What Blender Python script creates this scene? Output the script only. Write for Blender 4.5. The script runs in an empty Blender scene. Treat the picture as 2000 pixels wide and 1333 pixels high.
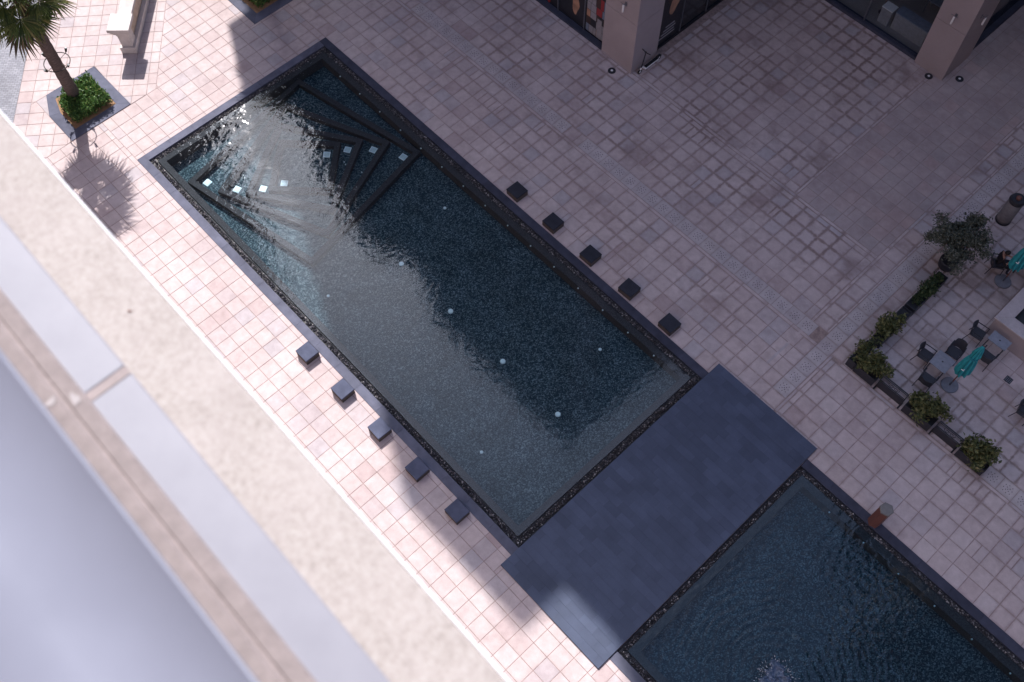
import bpy, bmesh, math, random
import numpy as np
from mathutils import Vector, Matrix
random.seed(7); rng = np.random.default_rng(11)
R = math.radians; PI = math.pi
S = bpy.context.scene
COL = S.collection

# ---------------------------------------------------------------- camera
CAM = Vector((29.052, -15.481, 32.297))
YAW, PITCH, ROLL, FPX = 2.4122, 1.09025, -0.02328, 1945.3
fw = Vector((math.cos(PITCH)*math.cos(YAW), math.cos(PITCH)*math.sin(YAW), -math.sin(PITCH)))
r0 = Vector((math.sin(YAW), -math.cos(YAW), 0)); u0 = r0.cross(fw)
cr = r0*math.cos(ROLL) + u0*math.sin(ROLL); cu = u0*math.cos(ROLL) - r0*math.sin(ROLL)
cd = bpy.data.cameras.new('camera'); cam = bpy.data.objects.new('camera', cd); COL.objects.link(cam)
cam.matrix_world = Matrix(((cr.x, cu.x, -fw.x, CAM.x), (cr.y, cu.y, -fw.y, CAM.y), (cr.z, cu.z, -fw.z, CAM.z), (0, 0, 0, 1)))
cd.sensor_width = 36; cd.lens = FPX/2000*36; cd.clip_start = 0.05; cd.clip_end = 2000
cd.dof.use_dof = True; cd.dof.focus_distance = 36; cd.dof.aperture_fstop = 2.1
S.camera = cam
def pix(p):
    d = Vector(p)-CAM; z = d.dot(fw)
    return 1000+FPX*d.dot(cr)/z, 666.5-FPX*d.dot(cu)/z, z

# ---------------------------------------------------------------- sky, sun, exposure
SUN_AZ, SUN_EL = R(153.5), R(46.0)
w = bpy.data.worlds.new('World'); S.world = w; w.use_nodes = True
wt = w.node_tree; wt.nodes.clear()
sky = wt.nodes.new('ShaderNodeTexSky'); sky.sky_type = 'NISHITA'; sky.sun_disc = False
sky.sun_elevation = SUN_EL; sky.sun_rotation = PI/2-SUN_AZ
sky.air_density = 1.0; sky.dust_density = 4.0; sky.ozone_density = 9.0
bg = wt.nodes.new('ShaderNodeBackground'); bg.inputs[1].default_value = 0.148
wo = wt.nodes.new('ShaderNodeOutputWorld')
wt.links.new(sky.outputs[0], bg.inputs[0]); wt.links.new(bg.outputs[0], wo.inputs[0])
sd = bpy.data.lights.new('sun', 'SUN'); sd.energy = 4.0; sd.angle = R(0.55); sd.color = (1.0, 0.94, 0.92)
sun = bpy.data.objects.new('sun', sd); COL.objects.link(sun)
sv = Vector((math.cos(SUN_EL)*math.cos(SUN_AZ), math.cos(SUN_EL)*math.sin(SUN_AZ), math.sin(SUN_EL)))
sun.rotation_euler = sv.to_track_quat('Z', 'Y').to_euler(); sun.location = sv*120
S.view_settings.view_transform = 'Standard'; S.view_settings.look = 'None'
S.view_settings.exposure = 0.82; S.view_settings.gamma = 1; S.view_settings.use_curve_mapping = False
S.render.engine = 'CYCLES'; S.cycles.sample_clamp_direct = 12.0; S.cycles.sample_clamp_indirect = 6.0

# ---------------------------------------------------------------- mesh helpers
class MB:
    def __init__(s): s.v = []; s.f = []; s.m = []; s.r = []; s.uv = []
    def face(s, pts, m=0, r=0.0, uv=None):
        n = len(s.v); s.v += [tuple(p) for p in pts]; s.f.append(tuple(range(n, n+len(pts)))); s.m.append(m); s.r.append(r)
        s.uv.append(uv or [(0.5, 0.5)]*len(pts))
    def mesh(s, vs, fs, m=0, r=0.0):
        n = len(s.v); s.v += [tuple(p) for p in vs]
        for f in fs: s.f.append(tuple(n+i for i in f)); s.m.append(m); s.r.append(r); s.uv.append([(0.5, 0.5)]*len(f))
    def box(s, x0, x1, y0, y1, z0, z1, m=0, c=0.0, r=0.0):
        if c <= 0:
            v = [(x0,y0,z0),(x1,y0,z0),(x1,y1,z0),(x0,y1,z0),(x0,y0,z1),(x1,y0,z1),(x1,y1,z1),(x0,y1,z1)]
            s.mesh(v, [(3,2,1,0),(4,5,6,7),(0,1,5,4),(1,2,6,5),(2,3,7,6),(3,0,4,7)], m, r)
        else:
            v = [(x0,y0,z0),(x1,y0,z0),(x1,y1,z0),(x0,y1,z0),(x0,y0,z1-c),(x1,y0,z1-c),(x1,y1,z1-c),(x0,y1,z1-c),
                 (x0+c,y0+c,z1),(x1-c,y0+c,z1),(x1-c,y1-c,z1),(x0+c,y1-c,z1)]
            s.mesh(v, [(3,2,1,0),(8,9,10,11),(0,1,5,4),(1,2,6,5),(2,3,7,6),(3,0,4,7),(4,5,9,8),(5,6,10,9),(6,7,11,10),(7,4,8,11)], m, r)
    def prism(s, poly, z0, z1, m=0, c=0.0, r=0.0, uvs=None):      # ccw polygon, chamfered top edge
        n = len(poly)
        if c > 0:
            cx = sum(p[0] for p in poly)/n; cy = sum(p[1] for p in poly)/n
            ins = []
            for i in range(n):
                a = np.array(poly[i-1]); b = np.array(poly[i]); d = np.array(poly[(i+1) % n])
                e1 = (b-a)/max(1e-9, np.linalg.norm(b-a)); e2 = (d-b)/max(1e-9, np.linalg.norm(d-b))
                n1 = np.array((-e1[1], e1[0])); n2 = np.array((-e2[1], e2[0])); k = n1+n2; k = k/max(0.3, np.dot(k, n1))
                ins.append(tuple(b+k*c))
            vs = [(x, y, z0) for x, y in poly]+[(x, y, z1-c) for x, y in poly]+[(x, y, z1) for x, y in ins]
            fs = [tuple(range(2*n, 3*n))]
            for i in range(n):
                j = (i+1) % n; fs += [(i, j, n+j, n+i), (n+i, n+j, 2*n+j, 2*n+i)]
        else:
            vs = [(x, y, z0) for x, y in poly]+[(x, y, z1) for x, y in poly]
            fs = [tuple(range(n, 2*n))]+[(i, (i+1) % n, n+(i+1) % n, n+i) for i in range(n)]
        s.mesh(vs, fs, m, r)
        if uvs:
            s.uv[-len(fs)] = uvs
            for k in range(1, len(fs)): s.uv[-len(fs)+k] = [(0, 0)]*len(fs[k])
    def tube(s, pts, rad, n=8, m=0, cap=True):
        pts = [Vector(p) for p in pts]; rr = rad if isinstance(rad, (list, tuple)) else [rad]*len(pts)
        rings = []; prev = None
        for i, p in enumerate(pts):
            d = (pts[min(i+1, len(pts)-1)]-pts[max(i-1, 0)]).normalized()
            if prev is None:
                a = Vector((0, 0, 1)) if abs(d.z) < 0.9 else Vector((1, 0, 0)); x = d.cross(a).normalized()
            else: x = (prev-d*prev.dot(d)).normalized()
            prev = x; y = d.cross(x)
            rings.append([p+(x*math.cos(2*PI*k/n)+y*math.sin(2*PI*k/n))*rr[i] for k in range(n)])
        vs = [q for r in rings for q in r]; fs = []
        for i in range(len(pts)-1):
            for k in range(n): fs.append((i*n+k, i*n+(k+1) % n, (i+1)*n+(k+1) % n, (i+1)*n+k))
        if cap: fs += [tuple(reversed(range(n))), tuple(range((len(pts)-1)*n, len(pts)*n))]
        s.mesh(vs, fs, m)
    def lathe(s, prof, n=20, m=0, cx=0, cy=0):
        vs = []; fs = []
        for (r, z) in prof:
            vs += [(cx+r*math.cos(2*PI*k/n), cy+r*math.sin(2*PI*k/n), z) for k in range(n)]
        for i in range(len(prof)-1):
            for k in range(n): fs.append((i*n+k, i*n+(k+1) % n, (i+1)*n+(k+1) % n, (i+1)*n+k))
        fs += [tuple(reversed(range(n))), tuple(range((len(prof)-1)*n, len(prof)*n))]
        s.mesh(vs, fs, m)
    def data(s, name, mats, smooth=False):
        me = bpy.data.meshes.new(name); me.from_pydata(s.v, [], s.f)
        for m in (mats if isinstance(mats, (list, tuple)) else [mats]): me.materials.append(m)
        me.polygons.foreach_set('material_index', s.m)
        if smooth: me.polygons.foreach_set('use_smooth', [True]*len(s.f))
        a = me.attributes.new('rnd', 'FLOAT', 'FACE'); a.data.foreach_set('value', s.r)
        ul = me.uv_layers.new(name='UVMap'); flat = [c for f in s.uv for p in f for c in p]
        ul.data.foreach_set('uv', flat)
        me.update(); return me
    def obj(s, name, mats, parent=None, smooth=False):
        o = bpy.data.objects.new(name, s.data(name, mats, smooth)); COL.objects.link(o); o.parent = parent; return o

def tag(o, label=None, cat=None, group=None, kind=None):
    if label: o['label'] = label
    if cat: o['category'] = cat
    if group: o['group'] = group
    if kind: o['kind'] = kind
    return o
def empty(name, loc=(0, 0, 0), rz=0, **k):
    o = bpy.data.objects.new(name, None); COL.objects.link(o); o.location = loc; o.rotation_euler = (0, 0, rz)
    o.empty_display_size = 0.2
    return tag(o, **k)
def link(name, me, parent=None, loc=(0, 0, 0), rz=0):
    o = bpy.data.objects.new(name, me); COL.objects.link(o); o.parent = parent; o.location = loc; o.rotation_euler = (0, 0, rz); return o
def copy_tree(o, parent=None):
    c = o.copy(); COL.objects.link(c); c.parent = parent
    for ch in list(o.children): copy_tree(ch, c)
    return c
def clip(poly, a, b, c):                        # keep a*x+b*y+c >= 0
    out = []
    for i in range(len(poly)):
        p, q = poly[i], poly[(i+1) % len(poly)]
        dp = a*p[0]+b*p[1]+c; dq = a*q[0]+b*q[1]+c
        if dp >= 0: out.append(p)
        if dp*dq < 0:
            t = dp/(dp-dq); out.append((p[0]+(q[0]-p[0])*t, p[1]+(q[1]-p[1])*t))
    return out
def area(poly): return 0.5*sum(poly[i][0]*poly[(i+1) % len(poly)][1]-poly[(i+1) % len(poly)][0]*poly[i][1] for i in range(len(poly))) if len(poly) > 2 else 0

# ---------------------------------------------------------------- materials
class NT:
    def __init__(s, name):
        s.mat = bpy.data.materials.new(name); s.mat.use_nodes = True; s.t = s.mat.node_tree; s.n = s.t.nodes; s.n.clear()
        s.out = s.n.new('ShaderNodeOutputMaterial')
    def new(s, typ, **k):
        nd = s.n.new(typ)
        for a, b in k.items(): setattr(nd, a, b)
        return nd
    def set(s, inp, v):
        if hasattr(v, 'links') or isinstance(v, bpy.types.NodeSocket): s.t.links.new(v, inp)
        else: inp.default_value = v
    def pos(s): return s.new('ShaderNodeNewGeometry').outputs['Position']
    def obj(s): return s.new('ShaderNodeTexCoord').outputs['Object']
    def noise(s, vec, scale, detail=3, rough=0.55, out='Fac'):
        nd = s.new('ShaderNodeTexNoise'); s.set(nd.inputs['Vector'], vec); nd.inputs['Scale'].default_value = scale
        nd.inputs['Detail'].default_value = detail; nd.inputs['Roughness'].default_value = rough; return nd.outputs[out]
    def vor(s, vec, scale, feat='F1', out='Distance'):
        nd = s.new('ShaderNodeTexVoronoi', feature=feat); s.set(nd.inputs['Vector'], vec); nd.inputs['Scale'].default_value = scale; return nd.outputs[out]
    def math(s, op, a, b=0.5, c=None, clamp=False):
        nd = s.new('ShaderNodeMath', operation=op, use_clamp=clamp); s.set(nd.inputs[0], a); s.set(nd.inputs[1], b)
        if c is not None: s.set(nd.inputs[2], c)
        return nd.outputs[0]
    def rng(s, v, a, b, c=0.0, d=1.0, smooth=False):
        nd = s.new('ShaderNodeMapRange', interpolation_type='SMOOTHSTEP' if smooth else 'LINEAR'); s.set(nd.inputs[0], v)
        for i, x in enumerate((a, b, c, d)): s.set(nd.inputs[i+1], x)
        return nd.outputs[0]
    def mix(s, f, a, b, mode='MIX'):
        nd = s.new('ShaderNodeMix', data_type='RGBA', blend_type=mode); s.set(nd.inputs[0], f)
        for i, x in ((6, a), (7, b)): s.set(nd.inputs[i], (*x, 1) if isinstance(x, tuple) and len(x) == 3 else x)
        return nd.outputs[2]
    def ramp(s, f, stops):
        nd = s.new('ShaderNodeValToRGB'); s.set(nd.inputs[0], f); e = nd.color_ramp.elements
        while len(e) < len(stops): e.new(0.5)
        for i, (p, c) in enumerate(stops): e[i].position = p; e[i].color = (*c, 1)
        return nd.outputs[0]
    def bump(s, h, strength=0.3, dist=0.01, normal=None):
        nd = s.new('ShaderNodeBump'); s.set(nd.inputs['Height'], h); nd.inputs['Strength'].default_value = strength; nd.inputs['Distance'].default_value = dist
        if normal is not None: s.set(nd.inputs['Normal'], normal)
        return nd.outputs[0]
    def bsdf(s, color, rough=0.7, bump=None, metal=0.0, spec=0.5, trans=None):
        b = s.new('ShaderNodeBsdfPrincipled')
        s.set(b.inputs['Base Color'], (*color, 1) if isinstance(color, tuple) and len(color) == 3 else color)
        s.set(b.inputs['Roughness'], rough); s.set(b.inputs['Metallic'], metal); s.set(b.inputs['Specular IOR Level'], spec)
        if bump is not None: s.set(b.inputs['Normal'], bump)
        s.t.links.new(b.outputs[0], s.out.inputs[0]); return b

def stone(name, c, var=0.25, scale=3.0, rough=0.75, bumps=0.15, bscale=60, spec=0.4, dirt=None):
    t = NT(name); p = t.pos(); n = t.noise(p, scale, 5); n2 = t.noise(p, bscale, 3)
    lo = tuple(x*(1-var) for x in c); hi = tuple(min(1, x*(1+var)) for x in c)
    col = t.ramp(n, [(0.3, lo), (0.7, hi)])
    col = t.mix(t.rng(n2, 0.35, 0.65, 0, 0.35), col, tuple(x*0.75 for x in c))
    oi = t.new('ShaderNodeObjectInfo').outputs['Random']; at = t.new('ShaderNodeAttribute', attribute_name='rnd').outputs['Fac']
    k = t.math('FRACT', t.math('ADD', oi, at))
    col = t.mix(1.0, col, t.ramp(k, [(0, (0.88,)*3), (1, (1.1,)*3)]), 'MULTIPLY')
    if dirt: col = t.mix(t.rng(t.noise(p, 0.9, 6, 0.65), 0.5, 0.75, 0, 0.7), col, dirt)
    t.bsdf(col, rough, t.bump(n2, bumps, 0.01), spec=spec); return t.mat
def plain(name, c, rough=0.6, metal=0.0, spec=0.5, var=0.15, scale=8):
    t = NT(name); n = t.noise(t.obj(), scale, 4)
    col = t.ramp(n, [(0.3, tuple(x*(1-var) for x in c)), (0.7, tuple(min(1, x*(1+var)) for x in c))])
    t.bsdf(col, t.rng(n, 0.3, 0.7, max(0.05, rough-0.08), min(1, rough+0.08)), t.bump(t.noise(t.obj(), scale*12, 2), 0.06, 0.005), metal, spec); return t.mat

def tile_material(name, ramp, dirt, dirt_lo, dirt_hi, stain_zone=True, light_edge=False):
    t = NT(name); p = t.pos()
    oi = t.new('ShaderNodeObjectInfo').outputs['Random']; at = t.new('ShaderNodeAttribute', attribute_name='rnd').outputs['Fac']
    k = t.math('FRACT', t.math('ADD', t.math('MULTIPLY', oi, 1.0), at))
    k2 = t.new('ShaderNodeTexWhiteNoise', noise_dimensions='1D'); t.set(k2.inputs['W'], t.math('MULTIPLY', k, 91.7))
    col = t.ramp(k, ramp)
    big = t.noise(p, 0.55, 4); mid = t.noise(p, 3.2, 5, 0.6); fine = t.noise(p, 45, 3)
    col = t.mix(0.45, col, t.ramp(big, [(0.3, (0.40, 0.335, 0.33)), (0.72, (0.61, 0.54, 0.525))]))
    col = t.mix(1.0, col, t.ramp(mid, [(0.28, (0.86, 0.84, 0.83)), (0.72, (1.1, 1.1, 1.1))]), 'MULTIPLY')
    col = t.mix(1.0, col, t.ramp(fine, [(0.3, (0.92,)*3), (0.7, (1.07,)*3)]), 'MULTIPLY')
    uv = t.new('ShaderNodeUVMap', uv_map='UVMap').outputs[0]
    sep = t.new('ShaderNodeSeparateXYZ'); t.set(sep.inputs[0], uv)
    e = t.math('MINIMUM', t.math('MINIMUM', sep.outputs[0], t.math('SUBTRACT', 1.0, sep.outputs[0])), t.math('MINIMUM', sep.outputs[1], t.math('SUBTRACT', 1.0, sep.outputs[1])))
    e = t.math('ADD', e, t.math('MULTIPLY', t.math('SUBTRACT', t.noise(p, 5.0, 4, 0.6), 0.5), 0.34))
    edge = t.rng(e, -0.02, 0.16, 1, 0, True)
    # soiling that creeps in from the joints, patchy over the plaza and heavier on the shop side
    sp = t.new('ShaderNodeSeparateXYZ'); t.set(sp.inputs[0], p)
    patch = t.rng(t.noise(p, 0.33, 5, 0.6), 0.36, 0.66, 0.05, 1.0)
    if stain_zone: z = t.rng(sp.outputs[1], -6.0, 8.0, dirt_lo, dirt_hi)
    else: z = dirt_hi
    d = t.math('MULTIPLY', t.math('MULTIPLY', edge, patch), z, clamp=True)
    col = t.mix(d, col, dirt)
    st = t.math('MULTIPLY', t.rng(t.noise(p, 0.62, 6, 0.66), 0.52, 0.70, 0, 0.6), z, clamp=True)
    col = t.mix(st, col, tuple(x*0.9 for x in dirt))
    t.bsdf(col, t.rng(mid, 0.3, 0.7, 0.65, 0.85), t.bump(t.math('ADD', fine, t.math('MULTIPLY', mid, 2.0)), 0.25, 0.006), spec=0.2)
    return t.mat
PINK = [(0.0, (0.55, 0.465, 0.455)), (0.2, (0.52, 0.425, 0.415)), (0.42, (0.56, 0.485, 0.475)), (0.6, (0.48, 0.385, 0.375)), (0.72, (0.40, 0.385, 0.42)), (0.80, (0.53, 0.445, 0.44)), (0.90, (0.56, 0.48, 0.475)), (1.0, (0.40, 0.30, 0.295))]
DARKT = [(0.0, (0.38, 0.30, 0.295)), (0.3, (0.33, 0.265, 0.26)), (0.55, (0.42, 0.33, 0.32)), (0.75, (0.32, 0.275, 0.27)), (0.9, (0.43, 0.30, 0.28)), (1.0, (0.36, 0.29, 0.29))]
M = {}
M['tile'] = tile_material('pink stone tile', PINK, (0.245, 0.178, 0.165), 0.05, 1.05)
M['tile_dark'] = tile_material('weathered dark tile', DARKT, (0.42, 0.36, 0.35), 0.7, 0.7, False)
M['tile_cafe'] = tile_material('cafe tile', PINK, (0.20, 0.15, 0.135), 0.9, 0.9, False)
M['tactile'] = tile_material('tactile slab', [(0, (0.44, 0.42, 0.44)), (0.5, (0.50, 0.475, 0.49)), (0.8, (0.43, 0.40, 0.42)), (1, (0.52, 0.48, 0.47))], (0.27, 0.22, 0.21), 0.4, 0.5)
M['stud'] = plain('dark stud', (0.07, 0.065, 0.075), 0.5)
M['joint'] = stone('sandy joint', (0.32, 0.245, 0.225), 0.35, 6, 0.95, 0.2, 80)
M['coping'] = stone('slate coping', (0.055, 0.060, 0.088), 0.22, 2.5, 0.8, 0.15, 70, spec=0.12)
M['palecoping'] = stone('pale slate coping', (0.125, 0.132, 0.178), 0.2, 2.5, 0.8, 0.15, 70, spec=0.12)  # paler slate on the south and west runs and planter borders
M['slate'] = stone('slate slab', (0.070, 0.088, 0.138), 0.18, 1.1, 0.7, 0.10, 55, spec=0.3)
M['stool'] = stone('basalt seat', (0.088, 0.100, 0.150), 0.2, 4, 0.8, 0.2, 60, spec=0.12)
M['stoolshaded'] = stone('shade-darkened basalt seat', (0.030, 0.033, 0.046), 0.2, 4, 0.7, 0.2, 60, spec=0.2)  # darker copy for the shaded row; the shade is put into its colour
M['stoolside'] = stone('basalt side', (0.075, 0.062, 0.058), 0.3, 9, 0.75, 0.3, 60)
M['rim'] = stone('wet rim stone', (0.070, 0.056, 0.059), 0.5, 22, 0.8, 0.5, 90, spec=0.03)
M['curb'] = stone('step curb stone', (0.058, 0.048, 0.051), 0.35, 14, 0.8, 0.3, 70, spec=0.02)
def floor_mat():
    t = NT('pool mosaic'); p = t.pos()
    v = t.vor(p, 28, 'F1', 'Color'); n = t.noise(p, 1.1, 5, 0.6)
    g = t.new('ShaderNodeRGBToBW'); t.set(g.inputs[0], v)
    col = t.ramp(g.outputs[0], [(0.25, (0.012, 0.024, 0.035)), (0.6, (0.044, 0.062, 0.077)), (0.85, (0.15, 0.178, 0.195))])
    col = t.mix(1.0, col, t.ramp(n, [(0.3, (0.72, 0.74, 0.72)), (0.7, (1.25, 1.22, 1.2))]), 'MULTIPLY')
    t.bsdf(col, 0.8, t.bump(g.outputs[0], 0.1, 0.004), spec=0.02); return t.mat
M['floor'] = floor_mat()
def gravel_mat():
    t = NT('wet black gravel'); at = t.new('ShaderNodeAttribute', attribute_name='rnd').outputs['Fac']
    col = t.ramp(at, [(0, (0.007, 0.007, 0.010)), (0.5, (0.022, 0.023, 0.030)), (0.75, (0.07, 0.07, 0.085)), (0.92, (0.22, 0.21, 0.22)), (1, (0.45, 0.43, 0.42))])
    t.bsdf(col, 0.3, spec=0.6); return t.mat
M['gravel'] = gravel_mat()
M['bed'] = plain('gravel bed', (0.012, 0.012, 0.016), 0.6)
def water_mat(name, wind, fall, tint, centre=None):
    t = NT(name); p = t.pos(); sep = t.new('ShaderNodeSeparateXYZ'); t.set(sep.inputs[0], p)
    mp = t.new('ShaderNodeMapping'); mp.inputs['Rotation'].default_value = (0, 0, R(32)); mp.inputs['Scale'].default_value = (1.0, 0.55, 1); t.set(mp.inputs[0], p)
    warp = t.noise(p, 1.2, 2, 0.5, 'Color')
    vm = t.new('ShaderNodeVectorMath', operation='MULTIPLY_ADD'); t.set(vm.inputs[0], warp); vm.inputs[1].default_value = (0.35,)*3; t.set(vm.inputs[2], mp.outputs[0])
    h1 = t.noise(vm.outputs[0], 5.2, 1.2, 0.5); h2 = t.noise(vm.outputs[0], 2.0, 1.5, 0.5); h3 = t.noise(p, 11, 1, 0.5)
    if fall: k = t.math('ADD', t.rng(sep.outputs[0], fall[0], fall[1], wind[0], wind[1], True), t.rng(sep.outputs[0], 0.6, 4.0, 0.36, 0.0, True))
    else: k = wind[0]
    gust = t.rng(t.noise(p, 0.35, 2), 0.3, 0.7, 0.55, 1.35)
    h = t.math('ADD', t.math('ADD', t.math('MULTIPLY', h1, 1.0), t.math('MULTIPLY', h2, 0.5)), t.math('MULTIPLY', h3, 0.16))
    h = t.math('MULTIPLY', h, t.math('MULTIPLY', k, gust))
    if centre:
        vd = t.new('ShaderNodeVectorMath', operation='DISTANCE'); t.set(vd.inputs[0], t.new('ShaderNodeVectorMath', operation='ADD').outputs[0] if False else p); vd.inputs[1].default_value = (centre[0], centre[1], 0)
        dd = t.math('ADD', vd.outputs['Value'], t.math('MULTIPLY', h2, 0.5))
        rg = t.math('MULTIPLY', t.math('SINE', t.math('MULTIPLY', dd, 22.0)), t.rng(vd.outputs['Value'], 0.3, 6.0, 0.11, 0.02))
        h = t.math('ADD', h, rg)
    nb = t.bump(h, 1.0, 0.022)
    lw = t.new('ShaderNodeLayerWeight'); lw.inputs['Blend'].default_value = 0.5; t.set(lw.inputs['Normal'], nb)
    fres = t.math('ADD', 0.038, t.math('MULTIPLY', t.math('POWER', lw.outputs['Facing'], 5.0), 0.962))   # same from above and below
    tr = t.new('ShaderNodeBsdfTransparent'); tr.inputs[0].default_value = (*tint, 1)
    gl = t.new('ShaderNodeBsdfGlossy'); gl.inputs['Roughness'].default_value = 0.07; t.set(gl.inputs['Normal'], nb)
    mx = t.new('ShaderNodeMixShader'); t.set(mx.inputs[0], fres)
    t.t.links.new(tr.outputs[0], mx.inputs[1]); t.t.links.new(gl.outputs[0], mx.inputs[2]); t.t.links.new(mx.outputs[0], t.out.inputs[0])
    return t.mat
M['water'] = water_mat('pool water', (0.33, 0.15), (1.0, 15.0), (0.76, 0.91, 0.95))
M['water2'] = water_mat('fountain pool water', (0.5, 0.5), None, (0.50, 0.70, 0.78), (30.75, -6.35))
M['foamdrop'] = plain('white droplets', (0.55, 0.58, 0.62), 0.2)
M['lens'] = plain('frosted light lens', (0.50, 0.54, 0.55), 0.4, var=0.1)
M['white'] = plain('white paint', (0.78, 0.78, 0.78), 0.5, var=0.05)
M['beige'] = stone('beige cladding stone', (0.38, 0.325, 0.335), 0.08, 0.8, 0.6, 0.06, 40, dirt=(0.32, 0.27, 0.27))
M['cream'] = stone('cream carved stone', (0.62, 0.57, 0.54), 0.12, 3, 0.8, 0.2, 50)
M['tanpanel'] = stone('tan panel', (0.50, 0.40, 0.31), 0.2, 4, 0.8, 0.2, 50)
M['tower'] = stone('tower render', (0.22, 0.20, 0.20), 0.1, 0.3, 0.8, 0.05, 20)
M['facade'] = stone('pale facade', (0.55, 0.44, 0.41), 0.1, 0.4, 0.7, 0.05, 20)
M['glassdark'] = plain('dark shop glass', (0.012, 0.016, 0.022), 0.08, spec=0.6, var=0.3, scale=1.5)
M['frame'] = plain('anodised frame', (0.16, 0.17, 0.20), 0.4, 0.6)
M['black'] = plain('black metal', (0.016, 0.017, 0.024), 0.45)
M['rubber'] = plain('black rubber', (0.012, 0.012, 0.014), 0.8)
M['iron'] = plain('rusty iron', (0.035, 0.028, 0.024), 0.6)
M['soil'] = stone('sandy soil', (0.36, 0.215, 0.115), 0.3, 8, 0.95, 0.5, 60)
M['bark'] = None
def bark():
    t = NT('palm bark'); o = t.obj(); sep = t.new('ShaderNodeSeparateXYZ'); t.set(sep.inputs[0], o)
    mp = t.new('ShaderNodeMapping'); mp.inputs['Scale'].default_value = (3, 3, 22); t.set(mp.inputs[0], o)
    n = t.noise(mp.outputs[0], 1.6, 5, 0.65); n2 = t.noise(o, 30, 4, 0.6)
    col = t.ramp(n, [(0.3, (0.075, 0.052, 0.045)), (0.55, (0.17, 0.125, 0.11)), (0.75, (0.26, 0.20, 0.175))])
    col = t.mix(t.rng(n2, 0.4, 0.7, 0, 0.5), col, (0.09, 0.065, 0.055))
    t.bsdf(col, 0.9, t.bump(t.math('ADD', n, t.math('MULTIPLY', n2, 0.4)), 0.9, 0.05)); return t.mat
M['bark'] = bark()
def leaf(name, ramp, rough=0.5):
    t = NT(name); at = t.new('ShaderNodeAttribute', attribute_name='rnd').outputs['Fac']; oi = t.new('ShaderNodeObjectInfo').outputs['Random']
    k = t.math('FRACT', t.math('ADD', at, t.math('MULTIPLY', oi, 0.2)))
    col = t.ramp(k, ramp)
    b = t.bsdf(col, rough, spec=0.35)
    tl = t.new('ShaderNodeBsdfTranslucent'); t.set(tl.inputs[0], col)
    mx = t.new('ShaderNodeMixShader'); mx.inputs[0].default_value = 0.25
    t.t.links.new(b.outputs[0], mx.inputs[1]); t.t.links.new(tl.outputs[0], mx.inputs[2]); t.t.links.new(mx.outputs[0], t.out.inputs[0]); return t.mat
M['hedge'] = leaf('hedge leaf', [(0, (0.035, 0.085, 0.022)), (0.5, (0.075, 0.165, 0.04)), (0.85, (0.13, 0.24, 0.06)), (1, (0.22, 0.26, 0.07))])
M['darkhedge'] = leaf('dark hedge leaf', [(0, (0.02, 0.04, 0.016)), (0.5, (0.045, 0.075, 0.028)), (0.85, (0.08, 0.115, 0.045)), (1, (0.12, 0.13, 0.06))])
M['shrub'] = leaf('shrub leaf', [(0, (0.05, 0.065, 0.03)), (0.5, (0.11, 0.13, 0.05)), (0.85, (0.19, 0.20, 0.08)), (1, (0.24, 0.22, 0.10))])
M['olive'] = leaf('olive leaf', [(0, (0.055, 0.065, 0.05)), (0.5, (0.10, 0.115, 0.085)), (0.85, (0.16, 0.175, 0.135)), (1, (0.22, 0.23, 0.19))])
M['frond'] = leaf('palm frond', [(0, (0.035, 0.06, 0.018)), (0.5, (0.085, 0.12, 0.03)), (0.85, (0.16, 0.18, 0.05)), (1, (0.30, 0.26, 0.10))])
M['dead'] = leaf('dry palm thatch', [(0, (0.06, 0.045, 0.03)), (0.6, (0.15, 0.11, 0.06)), (1, (0.26, 0.20, 0.11))], 0.8)
M['twig'] = plain('twig', (0.09, 0.065, 0.05), 0.85)
M['teal'] = plain('teal canvas', (0.02, 0.30, 0.34), 0.8, var=0.2, scale=5)
M['tealdark'] = plain('teal canvas fold', (0.012, 0.20, 0.25), 0.8, var=0.2, scale=5)
M['wood'] = plain('varnished pole', (0.20, 0.075, 0.045), 0.5)
M['chair'] = plain('grey woven chair', (0.035, 0.037, 0.048), 0.6, var=0.25, scale=20)
M['tabletop'] = plain('grey table top', (0.22, 0.24, 0.29), 0.5)
M['concrete'] = plain('grey concrete base', (0.17, 0.18, 0.21), 0.75)
M['planter'] = plain('charcoal planter', (0.022, 0.024, 0.034), 0.55)
M['potmetal'] = plain('grey cylinder shell', (0.15, 0.14, 0.145), 0.5, var=0.2)
M['bollard'] = plain('red brown bollard', (0.15, 0.065, 0.055), 0.55)
M['bollardtop'] = plain('bollard top', (0.17, 0.165, 0.16), 0.7)
M['skin'] = plain('skin', (0.42, 0.22, 0.15), 0.55, var=0.06)
M['hair'] = plain('dark hair', (0.012, 0.009, 0.008), 0.6)
M['shirt'] = plain('black shirt', (0.014, 0.012, 0.016), 0.85)
M['jeans'] = plain('dark trousers', (0.03, 0.032, 0.05), 0.85)
M['red'] = plain('red print', (0.28, 0.03, 0.035), 0.5)
M['blueprint'] = plain('blue grey print', (0.16, 0.20, 0.28), 0.5)
M['greyprint'] = plain('pale print', (0.27, 0.265, 0.29), 0.5)
M['skinprint'] = plain('skin print', (0.36, 0.20, 0.13), 0.5, var=0.35, scale=3)
M['hairprint'] = plain('hair print', (0.05, 0.03, 0.025), 0.5)
M['screen'] = plain('phone glass', (0.01, 0.011, 0.014), 0.1)
def marble():
    t = NT('pale ledge slab'); p = t.pos(); n = t.noise(p, 7, 6, 0.65); n2 = t.noise(p, 2.2, 3)
    col = t.ramp(n, [(0.35, (0.235, 0.23, 0.255)), (0.6, (0.255, 0.25, 0.275))]); col = t.mix(t.rng(n2, 0.55, 0.75, 0, 0.25), col, (0.24, 0.235, 0.265))
    t.bsdf(col, 0.45, t.bump(n, 0.05, 0.002)); return t.mat
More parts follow.
